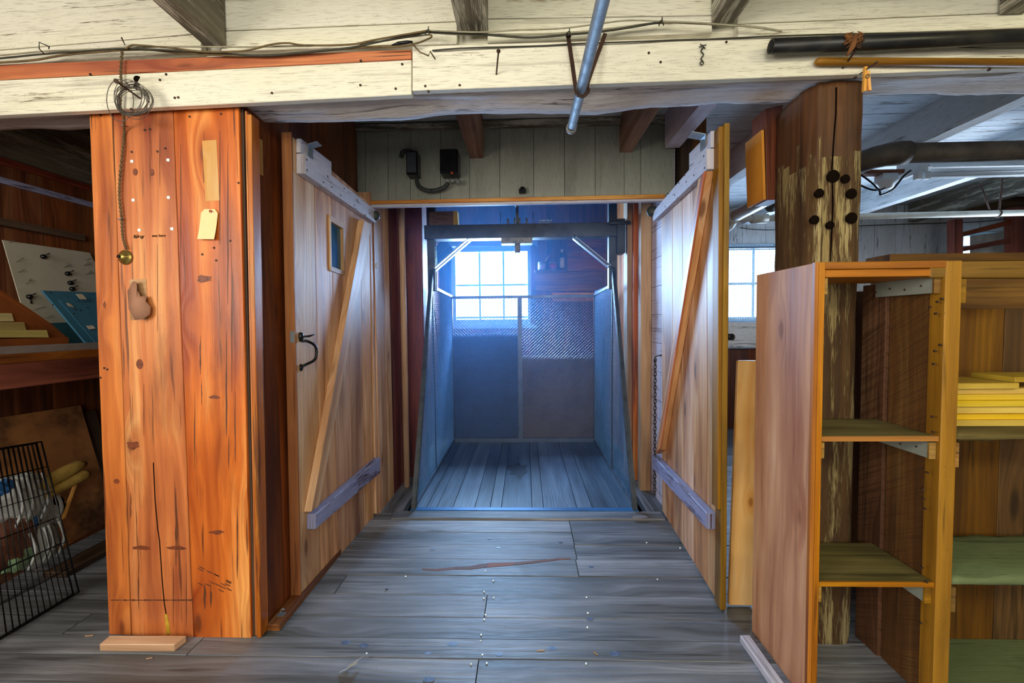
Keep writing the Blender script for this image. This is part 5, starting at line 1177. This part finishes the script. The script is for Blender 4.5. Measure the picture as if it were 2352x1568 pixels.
# hanging tube light fixture
Yt = 3.0; a = at(2103, 408, Yt); b = at(2560, 372, Yt); zt_ = at(2200, 380, Yt).z
bd = MB().box((a.x, Yt-.06, zt_-.02), (a.x+2.2, Yt+.06, zt_+.055), 0)
rf = MB().slab(Vector((a.x+.02, Yt-.11, zt_-.045)), Vector((a.x+2.2, Yt-.11, zt_-.045)), Vector((a.x+.02, Yt-.062, zt_)), Vector((a.x+2.2, Yt-.062, zt_)), (0, .004, 0), 0)
rf.slab(Vector((a.x+.02, Yt+.11, zt_-.045)), Vector((a.x+2.2, Yt+.11, zt_-.045)), Vector((a.x+.02, Yt+.062, zt_)), Vector((a.x+2.2, Yt+.062, zt_)), (0, .004, 0), 0)
tb = MB().cyl((a.x+.05, Yt-.04, zt_-.045), (a.x+2.1, Yt-.04, zt_-.045), .013, 14); tb2 = MB().cyl((a.x+.05, Yt+.04, zt_-.045), (a.x+2.1, Yt+.04, zt_-.045), .013, 14)
ec = MB().slab(Vector((a.x-.06, Yt-.09, zt_-.07)), Vector((a.x+.0, Yt-.09, zt_-.06)), Vector((a.x-.05, Yt-.09, zt_+.05)), Vector((a.x+.01, Yt-.09, zt_+.07)), (0, .18, 0))
for dx in (-.05, .0): ec.box((a.x+dx-.02, Yt-.095, zt_-.11), (a.x+dx+.015, Yt-.06, zt_-.06))
chn = MB()
for k in range(9): chn.ring((a.x+.05, Yt, zt_+.065+k*.018), (1, 0, 0) if k % 2 else (0, 1, 0), .009, .002, 10, 5)
thing('tube_light', 'white unlit tube light fixture hanging in the far room', 'light fixture', [('housing', bd, M['steel_grey_lt'], {'bevel': .003}), ('reflector', rf, M['white_plastic']), ('tube', tb, M['white_plastic']), ('tube', tb2, M['white_plastic']), ('end_cap', ec, M['white_plastic'], {'bevel': .002}), ('chain', chn, M['zinc'])])
Yj = 3.05; p = at(2035, 420, Yj)
jb = MB().lathe((p.x, Yj, 2.335), (0, 0, -1), [(0, .05), (.03, .052), (.05, .050)], 20) if False else MB().box((p.x-.05, Yj-.04, p.z+.015), (p.x+.05, Yj+.04, p.z+.055))
ls = MB().lathe((p.x, Yj, p.z+.015), (0, 0, -1), [(0, .065), (.012, .066), (.03, .045), (.055, .038), (.06, .0)], 20)
mnt = MB().box((p.x-.22, Yj-.03, p.z+.056), (p.x+.12, Yj+.04, p.z+.08), 0)
thing('lamp_holder', 'round white ceramic lamp holder near the end of the tube light', 'lamp holder', [('mounting_box', jb, M['white_plastic'], {'bevel': .004}), ('socket', ls, M['white_plastic']), ('mounting_strip', mnt, M['brown'])])
mb = MB().tube(smooth([at(1975, 400, 2.9), at(2000, 418, 2.9), at(2020, 438, 2.9), at(2023, 447, 2.9), at(2050, 435, 2.92), at(2075, 405, 2.92), at(2092, 391, 2.92)], 5), .006, 8); mb.tube(smooth([at(1975, 425, 2.92), at(2000, 435, 2.92), at(2022, 436, 2.92), at(2032, 432, 2.92)], 5), .006, 8)
single('black_cable', mb, M['black_iron'], 'black cord looping from behind the post up to the tube light', 'cable')
mb = MB().tube(smooth([at(1700, 523, 5.05), at(1760, 528, 5.05), at(1900, 522, 5.05), at(2010, 517, 5.05), at(2160, 512, 5.05), at(2250, 509, 5.05), at(2340, 500, 5.05)], 5), .005, 6)
single('wall_wire', mb, M['cable_dark'], 'thin dark wire stapled along the grey far wall', 'wire')
# mesh guard on the far window
gm = MB(); a, b = r0, r1
for i in range(29): x = a.x+(b.x-a.x)*i/28; gm.cyl((x, YW-.06, a.z), (x, YW-.06, b.z), .0018, 4)
for i in range(31): z = a.z+(b.z-a.z)*i/30; gm.cyl((a.x, YW-.058, z), (b.x, YW-.058, z), .0018, 4)
gf = MB().box((a.x-.02, YW-.07, b.z-.04), (b.x+.01, YW-.05, b.z-.02), 0); gf.box((b.x-.01, YW-.07, a.z), (b.x+.01, YW-.05, b.z), 2); gf.box((a.x-.02, YW-.07, a.z), (a.x, YW-.05, b.z), 2); gf.box((a.x-.02, YW-.07, a.z-.02), (b.x+.01, YW-.05, a.z), 0)
thing('window_guard', 'wire mesh guard in front of the bright window beyond the right door', 'guard', [('guard_mesh', gm, M['galv'], {'kind': 'stuff'}), ('guard_frame', gf, M['steel_grey'])])
mb = MB().slab(at(1672, 797, 4.9), at(1830, 797, 4.9), at(1672, 740, 4.9), at(1830, 740, 4.9), (0, .03, 0)); single('wall_board', mb, M['hewn'], 'pale scuffed board below the bright window beyond the right door', 'board', bevel=.002)
# slatted rail by the far right window
rl = [('rail_post', MB().slab(at(2192, 592, 4.6), at(2212, 592, 4.6), at(2192, 503, 4.6), at(2212, 503, 4.6), (0, .08, 0), 1), M['plum'], {'bevel': .002}), ('rail_post', MB().slab(at(2326, 592, 4.6), at(2362, 592, 4.6), at(2326, 475, 4.6), at(2362, 475, 4.6), (0, .08, 0), 1), M['plum'], {'bevel': .002})]
for (ya_, yb_3) in ((538, 506), (572, 548)):
    rl.append(('slat', MB().slab(at(2208, ya_+6, 4.62), at(2330, yb_3+8, 4.62), at(2208, ya_-4, 4.62), at(2330, yb_3-4, 4.62), (0, .03, 0)), M['plum'], {'bevel': .002}))
zf = min(v.z for v in rl[0][1].v)
rl.append(('rail_base', MB().box((rl[0][1].v[0].x-.05, 4.58, 0), (at(2362, 592, 4.6).x+.05, 4.70, zf), 0), M['brown']))
thing('slatted_rail', 'dark red slatted wooden rail in front of the far right window', 'rail', rl)
mb = MB().slab(at(2232, 583, 4.95), at(2320, 583, 4.95), at(2232, 541, 4.95), at(2320, 530, 4.95), (0, .02, 0)); single('pale_panel', mb, M['bag_white'], 'pale panel standing in front of the far right window', 'panel')
mb = MB().box((at(2170, 500, 4.9).x, 4.86, at(2170, 432, 4.9).z-.3), (6.1, 4.95, at(2170, 432, 4.9).z+.02), 0); single('cross_timber', mb, M['dark_stud'], 'dark timber high on the far wall right of the thin pipe', 'timber', bevel=.004)
# ------------------------------------------------------------------ workbench against the left wall
XB = -2.02; zB = atx(60, 812, XB).z
bt = MB().planks((XB, .8, zB), (XB, 3.28, zB), (XL+.001, .8, zB), (XL+.001, 3.28, zB), (0, 0, -.04), [0, 1])
bt = MB()
for k in range(3): bt.box((XL+.002+k*.199, .8, zB-.035), (XL+.199*(k+1), 3.28, zB), 1)
ap = MB().box((XB-.022, .8, zB-.135), (XB-.002, 3.28, zB-.036), 1)
ru = MB().box((XB-.04, .85, zB+.001), (XB-.034, 3.0, zB+.032), 1)
lg = [('leg', MB().box((XB-.12, y-.04, 0), (XB-.04, y+.04, zB-.04), 2), M['brown'], {'bevel': .003}) for y in (.9, 3.1)]
thing('workbench', 'dark wooden workbench along the left wall with an aluminium front rule', 'workbench', [('bench_top', bt, M['brown'], {'bevel': .002}), ('apron', ap, M['plum'], {'bevel': .003}), ('front_rule', ru, M['alu'])]+lg)
# grey hardboard with hooks, leaning on the wall
def wl_pt(px, py, X): return atx(px, py, X)
T0 = wl_pt(6, 551, XL+.03); T1 = wl_pt(206, 580, XL+.03); B0 = Vector((XL+.16, T0.y, zB+.001)); B1 = Vector((XL+.16, T1.y+.15, zB+.001))
T1 = Vector((T1.x, T1.y, T1.z))
mb = MB().slab(B0, B1, T0, T1, (-.004, 0, 0), 0)
hk = MB(); pn = Vector((1, 0, .25)).normalized()
def bp(px, py, off=0):   # point on the leaning board
    nn = (B1-B0).cross(T0-B0).normalized(); nn = nn if nn.x > 0 else -nn
    r_ = ray(px, py); t = (B0-CAM).dot(nn)/r_.dot(nn); return CAM+r_*t+nn*off
for x, y in ((153, 610), (199, 606), (204, 626)):
    hk.tube([bp(x-8, y+4, 0), bp(x-3, y+2, .012)], .0015, 6); hk.ring(bp(x, y, .014), (1, -.6, .1), .007, .0016, 14, 6)
for x0, y0, x1, y1 in ((37, 601, 46, 594), (41, 625, 48, 621), (60, 651, 66, 644), (66, 644, 62, 642), (76, 711, 97, 706), (105, 730, 113, 726), (20, 556, 29, 553), (195, 597, 202, 595)): hk.tube([bp(x0, y0, .001), bp(x1, y1, .022)], .0014, 6)
hw = MB()
for x, y in ((153, 629), (159, 650), (163, 664), (65, 682), (97, 590)):
    hw.lathe(bp(x, y, .001), pn, [(0, .012), (.006, .013), (.014, .010), (.018, .004)], 12); hw.tube([bp(x, y-3, .012), bp(x+6, y-5, .03)], .003, 6)
hw.tube([bp(66, 682, .006), bp(70, 698, .006)], .004, 6)
thing('pegboard', 'grey hardboard panel with screw eyes and hardware leaning on the left wall', 'board', [('panel', mb, M['board_grey']), ('screw_eye', hk, M['wire'], {'kind': 'stuff'}), ('hardware', hw, M['black_iron'], {'kind': 'stuff'})])
# blue sheet-metal panels
def plane_slab(q, X0_, X1_, th, g=0):  # q: bl, br, tl, tr pixels; bottom at X1_, top at X0_
    return MB().slab(atx(*q[0], X1_), atx(*q[1], X1_), atx(*q[2], X0_), atx(*q[3], X0_), th, g)
Q = plane_slab(((205, 796), (262, 798), (98, 667), (240, 672)), XL+.24, XL+.36, (-.012, 0, 0))
q2 = plane_slab(((222, 790), (270, 790), (134, 687), (250, 690)), XL+.26, XL+.38, (-.003, 0, 0))
def lift(mb, z):
    for i, v in enumerate(mb.v): mb.v[i] = Vector((v.x, v.y, max(v.z, z)))
lift(Q, zB+.001); lift(q2, zB+.001)
dt = MB()
for x, y in ((120,700),(115,672),(160,702),(183,712),(172,710),(200,706),(190,735),(205,750),(178,690),(196,768),(210,775),(150,695),(205,690),(168,720)):
    p = atx(x, y, XL+.31+.0006*(y-740)); dt.cyl(p+Vector((.002, 0, 0)), p+Vector((.005, 0, 0)), .003, 8)
sk = MB().slab(atx(158, 703, XL+.30), atx(170, 706, XL+.30), atx(152, 695, XL+.295), atx(160, 697, XL+.295), (.002, 0, 0)); sk2 = MB().slab(atx(205, 756, XL+.355), atx(219, 754, XL+.355), atx(198, 748, XL+.345), atx(212, 747, XL+.345), (.002, 0, 0)); sk3 = MB().slab(atx(184, 687, XL+.30), atx(199, 687, XL+.30), atx(174, 675, XL+.29), atx(188, 675, XL+.29), (.002, 0, 0))
thing('metal_panel', 'blue painted sheet metal panel leaning on the bench before the grey hardboard', 'panel', [('back_sheet', Q, M['blue_metal']), ('front_sheet', q2, M['blue_metal']), ('hole', dt, M['dark'], {'kind': 'stuff'}), ('sticker', sk, M['label_cream']), ('sticker', sk2, M['label_cream']), ('sticker', sk3, M['label_cream'])])
q3 = plane_slab(((130, 795), (205, 793), (98, 742), (160, 740)), XL+.22, XL+.30, (-.004, 0, 0))
lift(q3, zB+.001)
single('teal_panel', q3, M['teal_glass'], 'dark teal panel low on the bench behind the blue sheet', 'panel')
# rust brown triangular tray with pale strips
tp_ = [(-120, 600), (0, 672), (55, 708), (110, 745), (146, 776), (146, 790), (-120, 800)]
tr = MB().prism([atx(x, y, XB-.17) for x, y in tp_], (-.012, 0, 0), uax=(0, 1, 0))
rim = MB()
for (p_, q_) in zip(tp_[:-2], tp_[1:-1]): rim.beam(atx(*p_, XB-.165), atx(*q_, XB-.165), .024, .010)
lip = MB().beam(atx(-120, 793, XB-.14), atx(146, 783, XB-.14), .05, .035)
lift(tr, zB+.001); lift(lip, zB+.001); lift(rim, zB+.001)
thing('wooden_tray', 'rust brown slope sided wooden tray standing on the bench', 'tray', [('back', tr, M['tray_brown']), ('rim', rim, M['tray_brown']), ('front_lip', lip, M['tray_brown'])])
for k, (x1, yt, yb_4, lab) in enumerate(((30, 718, 738, 'pale strip highest in the rust brown tray'), (58, 739, 758, 'pale yellow strip in the middle of the rust brown tray'), (110, 757, 775, 'knotty pale strip lowest in the rust brown tray'))):
    X = XB-.160+.012*k; mb = MB().slab(atx(-120, yb_4, X), atx(x1+3, yb_4, X), atx(-120, yt, X), atx(x1-2, yt+1, X), (-.009, 0, 0), 0)
    single('wood_strip', mb, M['lumber_pale'], lab, 'wood strip', 'pale strips in the rust brown tray', bevel=.001)
# stained sheet leaning below the bench
mb = MB().slab(atx(-100, 1405, XL+.22), atx(262, 1188, XL+.22), atx(-100, 975, XL+.05), atx(185, 930, XL+.05), (-.006, 0, 0), 0)
for i, v in enumerate(mb.v):
    if v.z < .3: mb.v[i] = Vector((v.x, v.y, max(.035, v.z)))
single('stained_sheet', mb, M['stained_board'], 'brown water-stained hardboard sheet leaning under the bench', 'sheet')
mb = MB().slab(atx(243, 1100, XL+.10), atx(262, 1100, XL+.10), atx(187, 945, XL+.03), atx(220, 942, XL+.03), (-.02, 0, 0), 1)
single('grey_plank', mb, M['dark_stud'], 'grey plank leaning beside the stained sheet next to the column', 'plank')
mb = MB().box((XL+.20, 2.05, .001), (XL+.32, 3.2, .034), 1)
single('base_timber', mb, M['dark_stud'], 'dark old timber on the floor carrying the stained sheet', 'timber', bevel=.006)
# folded wire crate panel
def cr_pt(px, py): 
    t = (py-1020)/300; return atx(px, py, XL+.26+.16*max(0, min(1, t)))
cg = MB(); C0 = Vector((XL+.60, 1.95, .01))
TLc, TRc, BLc, BRc = atx(-200, 1065, XL+.30), atx(82, 1018, XL+.30), atx(-200, 1430, XL+.50), atx(162, 1252, XL+.50)
BLc.z = .008; BRc.z = .008; 
for off in (0, .028):
    o_ = Vector((off, 0, off*.3)); n1_, n2_ = 22, 6
    for i in range(n1_+1): cg.tube([lerp(TLc, TRc, i/n1_)+o_, lerp(BLc, BRc, i/n1_)+o_], .0018 if i % 22 else .0035, 5)
    for j in range(n2_+1): cg.tube([lerp(TLc, BLc, j/n2_)+o_, lerp(TRc, BRc, j/n2_)+o_], .0018 if j % 6 else .0035, 5)
single('wire_crate_panel', cg, M['black_wire'], 'folded black wire crate leaning under the workbench', 'wire panel')
# bagged bundles behind the crate wires
def blob(mb, c, r, sx, sy, sz, seed, n=10, m=14):
    b = len(mb.v); c = Vector(c)
    for i in range(n+1):
        th = math.pi*i/n
        for j in range(m):
            ph = 2*math.pi*j/m; d = Vector((math.sin(th)*math.cos(ph), math.sin(th)*math.sin(ph), math.cos(th)))
            k = 1+.35*noise.fractal(d*3+Vector((seed, 0, 0)), .9, 2, 3); mb.v.append(c+Vector((d.x*sx, d.y*sy, d.z*sz))*r*k)
    for i in range(n):
        for j in range(m):
            j2 = (j+1) % m; mb.face([b+i*m+j, b+(i+1)*m+j, b+(i+1)*m+j2, b+i*m+j2], [(i*.1,j*.1)]*4, (.5,.5,.5), False)
bags = [(40, 1150, .34, 'bag_white', .13, 'white plastic bag at the top of the bagged pile behind the crate wires'), (95, 1175, .30, 'bag_white', .09, 'white plastic bag nearest the yellow foam behind the crate wires'), (20, 1240, .36, 'bag_brown', .12, 'brown bag low in the pile behind the crate wires'), (85, 1250, .36, 'bag_white', .10, 'crumpled white bag at the bottom right of the crate'), (45, 1275, .38, 'bag_green', .07, 'pale green bag at the bottom of the crate'), (62, 1205, .38, 'bag_blue', .05, 'blue bag in the middle of the pile behind the crate wires'), (10, 1125, .36, 'bag_blue', .05, 'blue bag at the left edge of the crate')]
for k, (x, y, xo, mt, r, lab) in enumerate(bags):
    mb = MB(); p = atx(x, y, XL+xo-.09); blob(mb, p, r, .45, 1.0, .95, k*5)
    for i, v in enumerate(mb.v): mb.v[i] = Vector((max(v.x, XL+.24), v.y, max(v.z, .01)))
    if mt == 'bag_white':
        for q in range(5):
            s_ = random.uniform(-r*.7, r*.7); mb.tube(smooth([p+Vector((r*.5, s_, r*.9)), p+Vector((r*.62, s_+.01, .0)), p+Vector((r*.45, s_-.01, -r*.8))], 4), .006, 6)
    single('plastic_bag', mb, M[mt], lab, 'bag', 'bags piled behind the crate wires')
fo = MB().tube([atx(x, y, XL+.26) for x, y in ((85, 1122), (120, 1102), (150, 1085), (178, 1070), (197, 1064))], [.030, .034, .034, .030, .012], 10)
fo2 = MB().tube([atx(x, y, XL+.28) for x, y in ((95, 1140), (130, 1124), (165, 1105), (190, 1092), (202, 1086))], [.024, .026, .026, .030, .020], 10)
thing('foam_strips', 'two yellow foam strips lying one above the other on the stained sheet', 'foam', [('strip', fo, M['batting']), ('strip', fo2, M['batting'])])
mb = MB().slab(atx(140, 1196, XL+.27), atx(151, 1188, XL+.27), atx(168, 1118, XL+.22), atx(180, 1106, XL+.22), (-.006, 0, 0), 1)
single('short_stick', mb, M['fresh_pine'], 'short yellow stick leaning on the stained sheet below the foam strips', 'stick', bevel=.001)
# ------------------------------------------------------------------ litter on the floor
mb = MB(); pts = [atz(790, 1538, .004), atz(806, 1532, .02), atz(814, 1520, .035), atz(828, 1511, .02)]
for p0_, p1_ in zip(pts[:-1], pts[1:]):
    w_ = Vector((.012, .012, 0)); mb.slab(p0_-w_, p0_+w_, p1_-w_, p1_+w_, (0, 0, .0012), 1)
single('paper_curl', mb, M['bag_white'], 'small curled white paper scrap on the floor near the bottom left', 'scrap')
c0 = atz(1471, 1189, .014); mb = MB(); pl = [c0+Vector((math.cos(t*.7)*.05*(1+.15*math.sin(t*3)), math.sin(t*.7)*.018, 0)) for t in range(9)]; mb.prism(pl, (0, 0, .01))
single('stone_chip', mb, M['slate'], 'flat grey chip lying on the threshold at the right', 'stone')
for k, (x, y, L, a_, lab) in enumerate(((1242, 1493, .03, .1, 'small yellow splinter in the middle of the floor near the bottom'), (1368, 1500, .02, -.9, 'small pale splinter right of the middle near the bottom'), (888, 1353, .012, 0, 'tiny dark crumb on the floor by the left door'), (205, 1459, .03, .15, 'thin pale straw on the floor left of the column block'), (343, 1511, .02, .3, 'thin pale chip on the floor below the column block'), (85, 1309, .012, .3, 'tiny pale chip on the dark floor under the bench'))):
    p = atz(x, y, .003); d = Vector((math.cos(a_), math.sin(a_), 0)); mb = MB().beam(p-d*L/2, p+d*L/2, .004, .0025)
    single('floor_chip', mb, M['pale_wood'] if k != 2 else M['dark'], lab, 'chip', 'chips and splinters on the floor')
nm = MB()
for (x, y) in ((1115, 1411), (1112, 1422), (1105, 1457), (1104, 1471), (1108, 1503), (1082, 1524), (1118, 1522), (1134, 1372), (1111, 1373), (1346, 1523), (1112, 1358), (1115, 1310), (1347, 1371), (1350, 1407), (1510, 1330), (1562, 1258), (1485, 1246), (842, 1500), (1133, 1333), (932, 1323), (1349, 1440)): nm.cyl(atz(x, y, .0), atz(x, y, .0032), .0036, 8)
o_ = bpy.data.objects['floor']; child(('nail_head', nm, M['zinc'], {'kind': 'stuff'}), o_, o_.location.copy())
kn = MB()
for (x, y, r) in ((1040, 1479, .022), (983, 1500, .015), (1146, 1503, .016), (1268, 1489, .020), (1413, 1502, .022), (795, 1476, .020), (836, 1483, .020), (1355, 1422, .014), (1358, 1302, .014), (994, 1262, .016), (1124, 1237, .010), (1145, 1258, .012), (1288, 1245, .012), (985, 1561, .020), (1120, 1295, .02)):
    c0 = atz(x, y, .0); kn.prism([c0+Vector((math.cos(t*.524)*r, math.sin(t*.524)*r*.55, 0)) for t in range(12)], (0, 0, .0022))
child(('knot', kn, M['knot_blue'], {'kind': 'stuff', 'label': 'worn blue grey knots'}), o_, o_.location.copy())
gg = MB(); pts = [(970, 1306), (1000, 1308), (1040, 1304), (1080, 1303), (1120, 1297), (1180, 1294), (1240, 1288), (1285, 1283), (1310, 1282)]
ws = [1.5, 3, 4, 6, 8, 5, 4, 3, .8]
for i in range(len(pts)-1):
    (x0, y0), (x1, y1) = pts[i], pts[i+1]; a0, a1 = ws[i], ws[i+1]
    gg.slab(atz(x0, y0+a0*.6, .0024), atz(x1, y1+a1*.6, .0024), atz(x0, y0-a0*.6, .0024), atz(x1, y1-a1*.6, .0024), (0, 0, -.002), 0)
child(('gouge', gg, M['brown'], {'label': 'splintered brown gouge in the boards'}), o_, o_.location.copy())

# haze volume added in the lift shaft, standing in for the window's lens glare
hz = NT('shaft_glare_haze'); hz.t.nodes.remove(hz.b)
vs_ = hz.n('ShaderNodeVolumeScatter'); vs_.inputs['Color'].default_value = (.12, .46, 1, 1); vs_.inputs['Density'].default_value = .060; vs_.inputs['Anisotropy'].default_value = .35
hz.l(vs_.outputs[0], hz.out.inputs['Volume'])
o = single('shaft_glare_haze', MB().box((-.98, 2.95, .03), (.925, 5.08, 2.7)), hz.m, 'blue haze volume inside the lift shaft, standing in for glare of the window', 'haze', kind='stuff')
